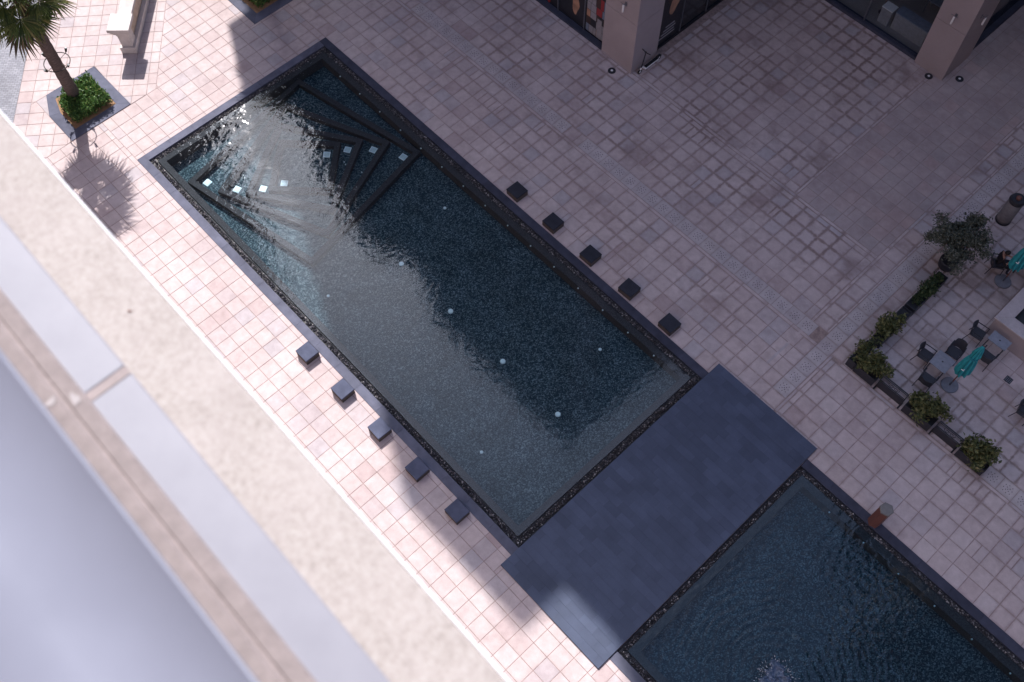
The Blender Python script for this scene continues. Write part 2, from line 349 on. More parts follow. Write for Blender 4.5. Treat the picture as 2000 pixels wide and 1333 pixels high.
M['marble'] = marble()
def granite():
    t = NT('rough ledge stone'); p = t.pos(); n = t.noise(p, 38, 6, 0.7); n2 = t.noise(p, 120, 3, 0.6); n3 = t.noise(p, 6, 4)
    col = t.ramp(n, [(0.3, (0.27, 0.235, 0.21)), (0.5, (0.355, 0.315, 0.285)), (0.7, (0.40, 0.365, 0.335))])
    col = t.mix(t.rng(n2, 0.55, 0.75, 0, 0.5), col, (0.26, 0.225, 0.205)); col = t.mix(t.rng(n3, 0.4, 0.7, 0, 0.35), col, (0.42, 0.375, 0.35)); col = t.mix(t.rng(t.noise(p, 2.4, 5, 0.65), 0.52, 0.75, 0, 0.55), col, (0.28, 0.24, 0.22))
    t.bsdf(col, 0.85, t.bump(t.math('ADD', n, n2), 0.35, 0.006)); return t.mat
M['granite'] = granite()
M['mortar'] = stone('beige bedding', (0.29, 0.24, 0.225), 0.15, 18, 0.85, 0.3, 90)
M['sill'] = plain('grey sill', (0.158, 0.168, 0.212), 0.45, var=0.04, scale=3)
M['sealant'] = plain('white sealant', (0.34, 0.30, 0.29), 0.6)
def road_mat():
    t = NT('grey road pavers'); p = t.pos()
    mp = t.new('ShaderNodeMapping'); mp.inputs['Rotation'].default_value = (0, 0, R(-48.6)); t.set(mp.inputs[0], p)
    br = t.new('ShaderNodeTexBrick'); t.set(br.inputs['Vector'], mp.outputs[0]); br.inputs['Scale'].default_value = 1.0
    br.inputs['Brick Width'].default_value = 0.2; br.inputs['Row Height'].default_value = 0.1; br.inputs['Mortar Size'].default_value = 0.008
    br.inputs['Color1'].default_value = (0.30, 0.305, 0.335, 1); br.inputs['Color2'].default_value = (0.22, 0.225, 0.255, 1); br.inputs['Mortar'].default_value = (0.14, 0.14, 0.16, 1)
    col = t.mix(1.0, br.outputs[0], t.ramp(t.noise(p, 0.8, 5, 0.6), [(0.3, (0.8,)*3), (0.7, (1.15,)*3)]), 'MULTIPLY')
    t.bsdf(col, 0.8, t.bump(br.outputs[1], -0.4, 0.005)); return t.mat
M['road'] = road_mat()

# ---------------------------------------------------------------- ground: joint bed, tiles, road
T = 0.6
LN = (-6.71, -3.78); ld = Vector((3.97, -3.18)).normalized()          # edge of the rotated paving by the palm
nx, ny = -ld.y, ld.x                                                    # points to the pool side
LC = -(nx*LN[0]+ny*LN[1])
RDX, RDY = -9.3, -9.1                                                   # road edge, parallel
RC = -(nx*RDX+ny*RDY)
bed = MB()
Z0 = -0.008
for x0, x1, y0, y1 in ((-300, 0, -300, 300), (0, 46, -300, -9.69), (0, 46, 0, 300), (46, 300, -300, 300), (22.3, 26.79, -9.69, 0)):
    bed.face([(x0, y0, Z0), (x1, y0, Z0), (x1, y1, Z0), (x0, y1, Z0)])
pave = bed.obj('plaza_pavement', M['joint']); tag(pave, 'pink stone tile paving of the plaza around the pools', kind='structure')
rd = MB(); far = 120
e1 = (RDX-ld.x*far, RDY-ld.y*far); e2 = (RDX+ld.x*far, RDY+ld.y*far)
rd.face([(e1[0], e1[1], 0.003), (e1[0]-nx*9, e1[1]-ny*9, 0.003), (e2[0]-nx*9, e2[1]-ny*9, 0.003), (e2[0], e2[1], 0.003)])
tag(rd.obj('road', M['road']), 'grey paved road at the edge of the plaza', kind='structure')

def overlaps(pq, x0, x1, y0, y1):
    xs_ = [q[0] for q in pq]; ys_ = [q[1] for q in pq]
    return not (max(xs_) <= x0+1e-6 or min(xs_) >= x1-1e-6 or max(ys_) <= y0+1e-6 or min(ys_) >= y1-1e-6)
tiles = []                                                              # (poly, origin, ex, ey, size, material)
def grid(x0, x1, y0, y1, ox, oy, mat='tile', holes=(), planes=(), tx=T, ty=T, xs=None, ys=None):
    if xs is None: xs = [x0]+[ox+tx*k for k in range(math.floor((x0-ox)/tx)-1, math.ceil((x1-ox)/tx)+2) if x0+0.05 < ox+tx*k < x1-0.05]+[x1]
    if ys is None: ys = [y0]+[oy+ty*k for k in range(math.floor((y0-oy)/ty)-1, math.ceil((y1-oy)/ty)+2) if y0+0.05 < oy+ty*k < y1-0.05]+[y1]
    for i in range(len(xs)-1):
        for j in range(len(ys)-1):
            q = [(xs[i], ys[j]), (xs[i+1], ys[j]), (xs[i+1], ys[j+1]), (xs[i], ys[j+1])]
            for (a, b, c) in planes:
                q = clip(q, a, b, c)
                if len(q) < 3: break
            if len(q) < 3 or area(q) < 0.01: continue
            parts = [q]
            for (hx0, hx1, hy0, hy1) in holes:
                np_ = []
                for pq in parts:
                    if not overlaps(pq, hx0, hx1, hy0, hy1): np_.append(pq); continue
                    for pl in ((-1, 0, hx0), (1, 0, -hx1)):
                        r_ = clip(pq, *pl)
                        if len(r_) > 2 and area(r_) > 0.006: np_.append(r_)
                    mid = clip(clip(pq, 1, 0, -hx0), -1, 0, hx1) if len(pq) > 2 else []
                    if len(mid) > 2:
                        for pl in ((0, -1, hy0), (0, 1, -hy1)):
                            r_ = clip(mid, *pl)
                            if len(r_) > 2 and area(r_) > 0.006: np_.append(r_)
                parts = np_
            for pq in parts:
                tiles.append((pq, (xs[i], ys[j]), xs[i+1]-xs[i], ys[j+1]-ys[j], mat, len(parts) == 1 and len(pq) == 4 and abs(xs[i+1]-xs[i]-T) < 1e-3 and abs(ys[j+1]-ys[j]-T) < 1e-3 and not planes))
POOLSIDE = (nx, ny, LC)
PL1 = (-5.55, -2.67, -11.1, -8.27); PL2 = (-5.60, -2.77, -1.78, 1.06)
SHOP = (-60, 10.45, 8.35, 60); PLAT = (22.3, 26.79, -10.17, 0.53)
grid(-2.65, 46, -15.6, -9.69, 12.233, -10.487, holes=(PLAT, PL1))
grid(-2.65, 0, -9.69, -6.96, -0.2, -10.487)
grid(-2.65, 0, -6.96, 0, -0.2, -10.487, holes=(PL2,), planes=(POOLSIDE,))
grid(-40, -2.65, -6.9, 0, -0.2, -10.487, holes=(PL2,), planes=(POOLSIDE,))
grid(-40, 24.2, 0, 0.63, 0.58, 0, holes=(PLAT, PL2))
grid(-40, 24.2, 0.63, 3.63, 0.28, 0.63, holes=(PL2,))
grid(-40, 24.2, 3.63, 3.77, 0.28, 3.63, tx=1.2)
grid(-40, 1.28, 3.77, 4.37, 0.28, 3.77); grid(10.88, 11.78, 3.77, 4.37, 11.48, 3.77)
grid(-40, 23.4, 4.37, 8.2, 0.28, 4.37)
grid(-40, 23.4, 8.2, 8.35, 0.28, 8.2, tx=1.2)
grid(10.75, 19.32, 8.35, 17.2, 11.0, 8.75); grid(10.4, 19.32, 17.2, 17.7, 11.0, 17.2)
grid(19.44, 23.4, 8.35, 40, 19.44, 8.95, mat='tile_dark'); grid(19.32, 19.44, 8.35, 40, 19.32, 8.35, ty=1.2)
grid(23.4, 23.52, 0.53, 40, 23.4, 0.6, ty=1.2)
grid(23.52, 24.2, 4.37, 40, 23.52, 4.37)
grid(24.2, 24.82, 0.0, 1.22, 24.2, 0.62, holes=(PLAT,))
grid(24.82, 24.94, 0.53, 3.77, 24.82, 0.6, ty=1.2); grid(24.82, 25.3, 3.77, 40, 24.82, 4.37)
grid(24.94, 46, 0, 3.63, 25.14, 0.63, holes=(PLAT,))
grid(25.3, 31.2, 3.63, 3.77, 25.3, 3.63, tx=1.2); grid(31.2, 46, 3.63, 3.77, 31.2, 3.63, tx=1.2)
grid(25.3, 46, 3.77, 40, 25.54, 3.77, mat='tile_cafe', holes=((31.2, 46, 3.76, 4.37),))
# rotated paving between road and plaza, laid out along the road
ang = math.atan2(ld.y, ld.x)
def rot_tiles():
    ca, sa = math.cos(ang), math.sin(ang)
    W = nx*(LN[0]-RDX)+ny*(LN[1]-RDY)
    for i in range(-60, 40):
        y = 0.0
        while y < W-0.02:
            h = min(T, W-y); x = i*T
            q = [(RDX+ca*(x+a)-sa*(y+b), RDY+sa*(x+a)+ca*(y+b)) for a, b in ((0, 0), (T, 0), (T, h), (0, h))]
            y += h
            q2 = clip(q, -1, 0, -2.65)
            if len(q2) < 3: continue
            parts = [q2]
            for (hx0, hx1, hy0, hy1) in (PL1,):
                np_ = []
                for pq in parts:
                    if not overlaps(pq, hx0, hx1, hy0, hy1): np_.append(pq); continue
                    for pl in ((-1, 0, hx0), (1, 0, -hx1)):
                        r_ = clip(pq, *pl)
                        if area(r_) > 0.004: np_.append(r_)
                    mid = clip(clip(pq, 1, 0, -hx0), -1, 0, hx1) if len(pq) > 2 else []
                    if len(mid) > 2:
                        for pl in ((0, -1, hy0), (0, 1, -hy1)):
                            r_ = clip(mid, *pl)
                            if area(r_) > 0.004: np_.append(r_)
                parts = np_
            for pq in parts: tiles.append((pq, None, q, None, 'tile', False))
rot_tiles()
tiles.append(([(-5.55, -11.1), (-4.46, -11.1), (-5.55, -10.6)], (-5.55, -11.1), T, T, 'tile', False))
# wedge between the rotated band and the planter edge
grid(-40, -2.65, -16, -6.9, -0.2, -10.487, planes=((nx, ny, LC),), holes=(PL1,))

GAP = 0.009
# repairs: here and there a tile was replaced by two half pieces
rt = random.Random(31); out_ = []
for t_ in tiles:
    if t_[5] and t_[1][1] > 0.5 and rt.random() < (0.09 if t_[1][1] < 3.7 else 0.04):
        x, y = t_[1]; h_ = rt.choice((0.3, 0.2, 0.4))
        for (a0, a1) in ((0, h_), (h_, T)):
            if rt.random() < 2: out_.append(([(x+a0, y), (x+a1, y), (x+a1, y+T), (x+a0, y+T)], (x+a0, y), a1-a0, T, t_[4], False))
    else: out_.append(t_)
tiles = out_
def inset(poly, g):
    n = len(poly); out = []
    for i in range(n):
        a = np.array(poly[i-1]); b = np.array(poly[i]); d = np.array(poly[(i+1) % n])
        e1_ = (b-a)/max(1e-9, np.linalg.norm(b-a)); e2_ = (d-b)/max(1e-9, np.linalg.norm(d-b))
        n1 = np.array((-e1_[1], e1_[0])); n2 = np.array((-e2_[1], e2_[0])); k = n1+n2; k = k/max(0.3, float(np.dot(k, n1)))
        out.append(tuple(b+k*g))
    return out
cand = []
for idx, t_ in enumerate(tiles):
    if not t_[5]: continue
    c = (t_[1][0]+T/2, t_[1][1]+T/2, 0); px, py, dz = pix(c)
    if -10 < px < 2010 and -10 < py < 1340 and py < 235+1.115*px-12: cand.append((dz, idx))
cand.sort(); single = set(i for _, i in cand[:300])
tm = {}
for mk in ('tile', 'tile_dark', 'tile_cafe'):
    b = MB(); h = T/2-GAP
    b.prism([(-h, -h), (h, -h), (h, h), (-h, h)], -0.03, 0, 0, 0.006, 0.0, [(0.02, 0.02), (0.98, 0.02), (0.98, 0.98), (0.02, 0.98)])
    tm[mk] = b.data('tile', M[mk])
rest = {k: MB() for k in tm}
for idx, (pq, og, a, b_, mk, full) in enumerate(tiles):
    if idx in single:
        link('tile', tm[mk], pave, (og[0]+T/2, og[1]+T/2, random.uniform(-0.0015, 0.0015)))
        continue
    pts = pq; c = (sum(p[0] for p in pq)/len(pq), sum(p[1] for p in pq)/len(pq))
    if math.hypot(c[0]-12, c[1]+1) > 48: continue
    if og is not None: uvs = [((p[0]-og[0])/a, (p[1]-og[1])/b_) for p in pq]
    else:
        o_ = Vector(a[0]); ex = Vector(a[1])-o_; ey = Vector(a[3])-o_
        uvs = [((Vector(p)-o_).dot(ex)/ex.length_squared, (Vector(p)-o_).dot(ey)/ey.length_squared) for p in pq]
    q = inset(pts, GAP)
    if area(q) < 0.002: continue
    dz = random.uniform(-0.0015, 0.0015)
    rest[mk].prism(q, -0.03, dz, 0, 0.006 if area(q) > 0.05 else 0, random.random(), uvs)
for mk, b in rest.items():
    o = b.obj('paving_tiles', M[mk], pave); o['kind'] = 'stuff'
# tactile paving slabs with a rosette of dark studs
tb = MB(); h = T/2-0.006
tb.prism([(-h, -h), (h, -h), (h, h), (-h, h)], -0.03, 0.002, 0, 0.006, 0.0, [(0.02, 0.02), (0.98, 0.02), (0.98, 0.98), (0.02, 0.98)])
for k in range(4):
    a = k*PI/2
    for (x, y) in ((0.055, 0.055), (0.155, 0.02), (0.11, 0.135)):
        cx, cy = x*math.cos(a)-y*math.sin(a), x*math.sin(a)+y*math.cos(a)
        tb.lathe([(0.018, 0.001), (0.016, 0.007), (0.008, 0.010)], 7, 1, cx, cy)
tb.lathe([(0.018, 0.001), (0.016, 0.007), (0.008, 0.010)], 7, 1)
tme = tb.data('tactile_tile', [M['tactile'], M['stud']])
xs = [1.58+0.6*k for k in range(16)]+[12.08+0.6*k for k in range(21)]
for x in xs:
    if x < 24.0: link('tactile_tile', tme, pave, (x, 4.07, 0))
for k in range(34): link('tactile_tile', tme, pave, (24.51, 1.52+0.6*k, 0))
for k in range(14): link('tactile_tile', tme, pave, (31.5+0.6*k, 4.07, 0))

# ---------------------------------------------------------------- the two pools
def ring(mb, x0, x1, y0, y1, i, z0, z1, m=0, sides='WESN'):
    if 'S' in sides: mb.box(x0, x1, y0, y0+i, z0, z1, m)
    if 'N' in sides: mb.box(x0, x1, y1-i, y1, z0, z1, m)
    if 'W' in sides: mb.box(x0, x0+i, y0+i, y1-i, z0, z1, m)
    if 'E' in sides: mb.box(x1-i, x1, y0+i, y1-i, z0, z1, m)
def pebbles(rects, zb, dens):
    base = [(0.85, 0, 0), (-0.85, 0, 0), (0, 0.8, 0), (0, -0.8, 0), (0, 0, 0.6), (0, 0, -0.5)]
    fs = [(4, 0, 2), (4, 2, 1), (4, 1, 3), (4, 3, 0)]
    fs2 = [(5, 2, 0), (5, 1, 2), (5, 3, 1), (5, 0, 3)]
    b = MB()
    for (x0, x1, y0, y1) in rects:
        for _ in range(int((x1-x0)*(y1-y0)*dens)):
            s = random.uniform(0.022, 0.048); a = random.uniform(0, 2*PI); ca, sa = math.cos(a)*s, math.sin(a)*s
            ti = random.uniform(-0.5, 0.5); x = random.uniform(x0+s, x1-s); y = random.uniform(y0+s, y1-s); z = zb+random.uniform(0.0, 0.03)
            j = [random.uniform(0.7, 1.2) for _ in range(6)]
            vs = []
            for k, (px, py, pz) in enumerate(base):
                px, py, pz = px*j[k], py*j[k], pz*j[k]; pz += ti*px*0.5
                vs.append((x+ca*px-sa*py, y+sa*px+ca*py, z+pz*s))
            b.mesh(vs, fs+fs2, 0, random.random()**1.1)
    return b
def coping_run(parent, x0, x1, y0, y1, along, L=1.2, mat='coping'):
    n = max(1, round(((x1-x0) if along == 'x' else (y1-y0))/L))
    for k in range(n):
        b = MB(); g = 0.001
        if along == 'x': a0 = x0+(x1-x0)*k/n; a1 = x0+(x1-x0)*(k+1)/n; b.box(a0+g, a1-g, y0, y1, -0.35, 0.012, 0, 0.005)
        else: a0 = y0+(y1-y0)*k/n; a1 = y0+(y1-y0)*(k+1)/n; b.box(x0, x1, a0+g, a1-g, -0.35, 0.012, 0, 0.005)
        b.obj('coping_slab', M[mat], parent)
DEPTH = -0.48; W1 = -9.69
pool = empty('pool_basin', (0, 0, 0), label='large dark pool basin with spiralling square steps under the water', kind='structure')
b = MB(); b.box(0.05, 22.3, W1+0.02, -0.02, -0.9, -0.16, 0); 
b = MB(); b.face([(0.2, W1+0.2, -0.14), (22.29, W1+0.2, -0.14), (22.29, -0.2, -0.14), (0.2, -0.2, -0.14)]); 
# gravel bed as four strips so it does not cover the basin
b = MB()
for (x0, x1, y0, y1) in ((0.3, 22.29, W1+0.3, W1+0.65), (0.3, 22.29, -0.65, -0.3), (0.3, 0.65, W1+0.65, -0.65), (21.94, 22.29, W1+0.65, -0.65)):
    b.face([(x0, y0, -0.07), (x1, y0, -0.07), (x1, y1, -0.07), (x0, y1, -0.07)])
b.obj('gravel_bed', M['bed'], pool)
coping_run(pool, 0, 0.34, W1+0.34, -0.34, 'y', 1.2, 'palecoping'); coping_run(pool, 0, 22.29, -0.34, 0, 'x'); coping_run(pool, 0, 22.29, W1, W1+0.34, 'x', 1.2, 'palecoping')
b = MB(); ring(b, 0.61, 21.98, W1+0.59, -0.61, 0.25, DEPTH-0.1, -0.012); b.obj('rim', M['rim'], pool)
b = MB(); b.face([(0.8, W1+0.8, DEPTH), (21.8, W1+0.8, DEPTH), (21.8, -0.8, DEPTH), (0.8, -0.8, DEPTH)]); b.obj('floor', M['floor'], pool)
g = pebbles(((0.35, 21.97, -0.60, -0.345), (0.35, 21.97, W1+0.345, W1+0.58), (0.35, 0.60, W1+0.6, -0.6), (21.99, 22.27, W1+0.35, -0.35)), -0.055, 620)
tag(g.obj('gravel', M['gravel'], pool), kind='stuff')
# nested square curbs, each turned a further eleven degrees
for k, (side, ang_) in enumerate(((6.7, 10.9), (5.1, 22.0), (3.74, 32.9), (2.57, 44.0))):
    b = MB(); s = side/2; wd = 0.23
    for q in range(4):
        ca, sa = math.cos(R(ang_)+q*PI/2), math.sin(R(ang_)+q*PI/2)
        pts = [(-s, -s), (s, -s), (s-wd, -s+wd), (-s+wd, -s+wd)]
        b.prism([(4.78+ca*x-sa*y, -4.85+sa*x+ca*y) for x, y in pts], DEPTH-0.01, DEPTH+0.25+0.014*k, 0, 0.0)
    b.obj('step_curb', M['curb'], pool)
    # inlaid floor panel of each step, a little higher than the one outside it
    b = MB(); s2 = s-wd+0.004
    ca, sa = math.cos(R(ang_)), math.sin(R(ang_))
    b.prism([(4.78+ca*x-sa*y, -4.85+sa*x+ca*y) for x, y in ((-s2, -s2), (s2, -s2), (s2, s2), (-s2, s2))], DEPTH-0.01, DEPTH+0.02*(k+1))
    b.obj('step_floor', M['floor'], pool)
    # two square lights in opposite corners
    for sgn in (1, -1):
        lx, ly = sgn*(s2-0.30), sgn*(s2-0.30); zz = DEPTH+0.02*(k+1)
        b = MB(); hh = 0.14
        b.box(-hh, hh, -hh, hh, 0, 0.02, 0, 0.004); b.box(-hh+0.03, hh-0.03, -hh+0.03, hh-0.03, 0.02, 0.026, 1, 0.003)
        o = b.obj('step_light', [M['white'], M['lens']], pool); o.location = (4.78+ca*lx-sa*ly, -4.85+sa*lx+ca*ly, zz); o.rotation_euler = (0, 0, R(ang_))
def disc_light(parent, x, y, z, r):
    b = MB(); b.lathe([(r, z), (r, z+0.02), (r*0.8, z+0.03)], 20, 0); b.lathe([(r*0.78, z+0.03), (r*0.6, z+0.036)], 20, 1)
    o = b.obj('pool_light', [M['lens'], M['white']], parent); o.location = (x, y, 0)
for x in (10.92, 13.8, 16.7, 19.6): disc_light(pool, x, -4.92, DEPTH, 0.105)
for x in (10.1, 18.8):
    for y in (-1.97, -7.87): disc_light(pool, x, y, DEPTH, 0.065)
for k in range(3): disc_light(pool, 2.14+1.33*k, -0.90, DEPTH+0.40, 0.030)
for k in range(12): disc_light(pool, 6.14+1.30*k, -0.90, DEPTH+0.40, 0.030)
for (x, y) in ((1.7, -3.1), (3.0, -3.4), (5.1, -2.6), (6.5, -3.3), (5.6, -3.5), (3.3, -6.9)):
    for q in (0, 1): disc_light(pool, x+0.14*q, y-0.04*q, DEPTH+0.09, 0.022)
b = MB(); b.face([(0.605, W1+0.585, 0), (21.985, W1+0.585, 0), (21.985, -0.605, 0), (0.605, -0.605, 0)])
tag(b.obj('pool_water', M['water']), 'still dark water of the large pool reflecting sky and tower', kind='structure')

pool2 = empty('fountain_basin', (26.79, 0, 0), label='second dark pool basin with gravel channel beyond the platform', kind='structure')
pool2.location = (0, 0, 0)
X2 = 46.0
b = MB()
for (x0, x1, y0, y1) in ((26.8, X2, W1+0.3, W1+0.65), (26.8, X2, -0.65, -0.3), (26.8, 27.1, W1+0.65, -0.65)):
    b.face([(x0, y0, -0.07), (x1, y0, -0.07), (x1, y1, -0.07), (x0, y1, -0.07)])
b.obj('gravel_bed', M['bed'], pool2)
coping_run(pool2, 26.8, X2, -0.34, 0, 'x'); coping_run(pool2, 26.8, X2, W1, W1+0.34, 'x', 1.2, 'palecoping')
b = MB(); ring(b, 27.04, X2, W1+0.59, -0.58, 0.28, DEPTH-0.2, -0.012); b.obj('rim', M['rim'], pool2)
b = MB(); b.face([(27.2, W1+0.8, DEPTH), (X2, W1+0.8, DEPTH), (X2, -0.8, DEPTH), (27.2, -0.8, DEPTH)]); b.obj('floor', M['floor'], pool2)
g = pebbles(((26.81, 40, -0.57, -0.345), (26.81, 36, W1+0.345, W1+0.58), (26.81, 27.03, W1+0.35, -0.57)), -0.055, 620)
tag(g.obj('gravel', M['gravel'], pool2), kind='stuff')
for k in range(8): disc_light(pool2, 28.5+1.42*k, -0.91, DEPTH+0.40, 0.030)
b = MB(); b.face([(27.035, W1+0.585, 0), (X2, W1+0.585, 0), (X2, -0.575, 0), (27.035, -0.575, 0)])
tag(b.obj('fountain_water', M['water2']), 'rippled dark water of the second pool with a fountain', kind='structure')
def nozzle(x, y, label):
    o = empty('fountain_nozzle', (x, y, DEPTH), label=label, cat='nozzle', group='nozzles on the floor of the second pool')
    b = MB(); b.lathe([(0.10, 0), (0.10, 0.03), (0.05, 0.05)], 14); b.obj('base_plate', M['potmetal'], o)
    b = MB(); b.lathe([(0.035, 0.05), (0.035, 0.30), (0.02, 0.34)], 10); b.obj('spout', M['potmetal'], o)
nozzle(30.82, -2.97, 'submerged nozzle in the second pool nearer the red brown post')
nozzle(30.35, -4.78, 'submerged nozzle in the second pool just above the white splash')
# fountain splash
def splash():
    o = empty('fountain_splash', (30.75, -6.35, 0.0), label='white foaming water splash of the fountain at bottom edge', cat='fountain')
    t = NT('foaming water'); p = t.pos(); n = t.noise(p, 14, 5, 0.65)
    t.bsdf(t.ramp(n, [(0.35, (0.03, 0.055, 0.10)), (0.6, (0.10, 0.14, 0.22)), (0.78, (0.40, 0.44, 0.50))]), 0.25, t.bump(n, 0.8, 0.04)); foam = t.mat
    b = MB(); n = 56; m = 14; vs = []; fs = []; rs = random.Random(21)
    lobes = [1+0.22*math.sin(3*2*PI*k/n+1)+0.16*math.sin(8*2*PI*k/n+0.5)+rs.uniform(-0.10, 0.10) for k in range(n)]
    for i in range(m+1):
        f = i/m
        for k in range(n):
            a = 2*PI*k/n; r_ = 0.46*f*(1+(lobes[k]-1)*f)
            z = 0.05+0.07*math.exp(-((f-0.72)/0.16)**2)*(0.5+rs.random())+0.03*math.sin(9*f+3*a)
            if i == m: z = 0.003
            vs.append((r_*math.cos(a), r_*math.sin(a), max(0.003, z)))
    for i in range(m):
        for k in range(n): fs.append((i*n+k, (i+1)*n+k, (i+1)*n+(k+1) % n, i*n+(k+1) % n))
    b.mesh(vs, fs); b.obj('water_crown', foam, o, True)
    b = MB()
    for _ in range(150):
        a = rs.uniform(0, 2*PI); r_ = rs.gauss(0.46, 0.10); l = rs.uniform(0.01, 0.06); z = rs.uniform(0.01, 0.12)
        x, y = r_*math.cos(a), r_*math.sin(a)
        b.tube([(x, y, z), (x+l*math.cos(a), y+l*math.sin(a), z+l*0.5)], [rs.uniform(0.005, 0.014), 0.003], 5)
    b.obj('droplets', M['foamdrop'], o)['kind'] = 'stuff'
splash()

# ---------------------------------------------------------------- platform between the pools
plat = empty('stone_platform', (22.3, -10.17, 0), label='slate slab platform bridging between the two pools', cat='platform')
b = MB(); b.box(0.0, 4.48, 0.0, 10.69, -0.3, 0.05); b.obj('deck', M['slate'], plat)
nx_ = 4.48/0.6; rows = 36; hy = 10.69/rows
for j in range(rows):
    off = (0.28 if j % 2 else 0.0)+0.02*math.sin(j*2.3); x = 0.0; first = True
    while x < 4.47:
        x1 = min(4.48, x+(0.6 if not (first and off) else off+0.02)); first = False
        if 4.48-x1 < 0.12: x1 = 4.48
        b = MB(); b.box(x+0.0012, x1-0.0012, j*hy+0.0012, (j+1)*hy-0.0012, 0.045, 0.068+random.uniform(-0.0006, 0.0006), 0, 0.0012)
        b.obj('slab', M['slate'], plat); x = x1

# ---------------------------------------------------------------- stone cube seats
b = MB(); b.box(-0.304, 0.304, -0.284, 0.284, 0, 0.245, 0); sbm = b.data('base', M['stoolside'])
b = MB(); b.box(-0.31, 0.31, -0.29, 0.29, 0.245, 0.305, 0, 0.008); stm = b.data('seat_slab', M['stool']); stm2 = b.data('seat_slab', M['stoolshaded'])
names = ['nearest the stepped end', 'second from the stepped end', 'middle one', 'second from the platform', 'nearest the platform']
for k in range(5):
    x = 11.85+2.042*k
    for y, side in ((-10.03, 'sunny'), (0.345, 'shaded')):
        o = empty('stone_stool', (x+random.uniform(-.015, .015), y+random.uniform(0, .015)*(1 if y > 0 else -1), 0), R(random.uniform(-1.4, 1.4)), label='dark stone cube stool on the %s pool side, %s' % (side, names[k]), cat='stool', group='stone cube stools along the pool')
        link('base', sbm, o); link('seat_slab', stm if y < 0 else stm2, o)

# ---------------------------------------------------------------- foliage helpers
def leaves(mb, n, fn, size, narrow=0.45, up=0.3):
    for _ in range(n):
        p = Vector(fn()); s = size*random.uniform(0.6, 1.3)
        d = Vector((random.gauss(0, 1), random.gauss(0, 1), random.gauss(up, 0.7))).normalized()
        sd_ = d.cross(Vector((random.gauss(0, 1), random.gauss(0, 1), random.gauss(0, 1)))).normalized()*s*narrow
        up_ = d.cross(sd_).normalized()*s*0.12
        mb.mesh([p, p+d*s*0.5+sd_+up_, p+d*s, p+d*s*0.5-sd_+up_], [(0, 1, 2), (0, 2, 3)], 0, random.random())
def frond_mesh(seed, dead=False):
    rn = random.Random(seed); b = MB()
    L = 0.85; nb = 30
    b.tube([(0, 0, 0), (L*0.5, 0, 0.05), (L, 0, 0.0)], [0.022, 0.016, 0.010], 5)
    for k in range(nb):
        f = k/(nb-1)*2-1; a = f*R(118); ln = 0.95*(0.72+0.28*math.cos(a*0.9))*rn.uniform(0.9, 1.06)
        d = Vector((math.cos(a), math.sin(a), 0.0)); s = Vector((-math.sin(a), math.cos(a), 0))
        p0 = Vector((L-0.03, 0, 0)); z1 = 0.03; fold = 0.03
        p1 = p0+d*ln*0.55+Vector((0, 0, z1+rn.uniform(-0.03, 0.03)-0.06*f*f)); droop = rn.uniform(0.08, 0.26)
        p2 = p0+d*ln+Vector((0, 0, -droop))+s*rn.uniform(-0.06, 0.06)
        wd = 0.036
        r_ = rn.random()
        b.mesh([p0, p1+s*wd-Vector((0, 0, fold*0.4)), p1+Vector((0, 0, fold*0.3)), p1-s*wd-Vector((0, 0, fold*0.4)), p2], [(0, 1, 2), (0, 2, 3), (1, 4, 2), (2, 4, 3)], 0, r_)
    return b
FR = [frond_mesh(s).data('frond', M['frond']) for s in (1, 2, 3)]
FD = frond_mesh(9).data('frond', M['dead'])
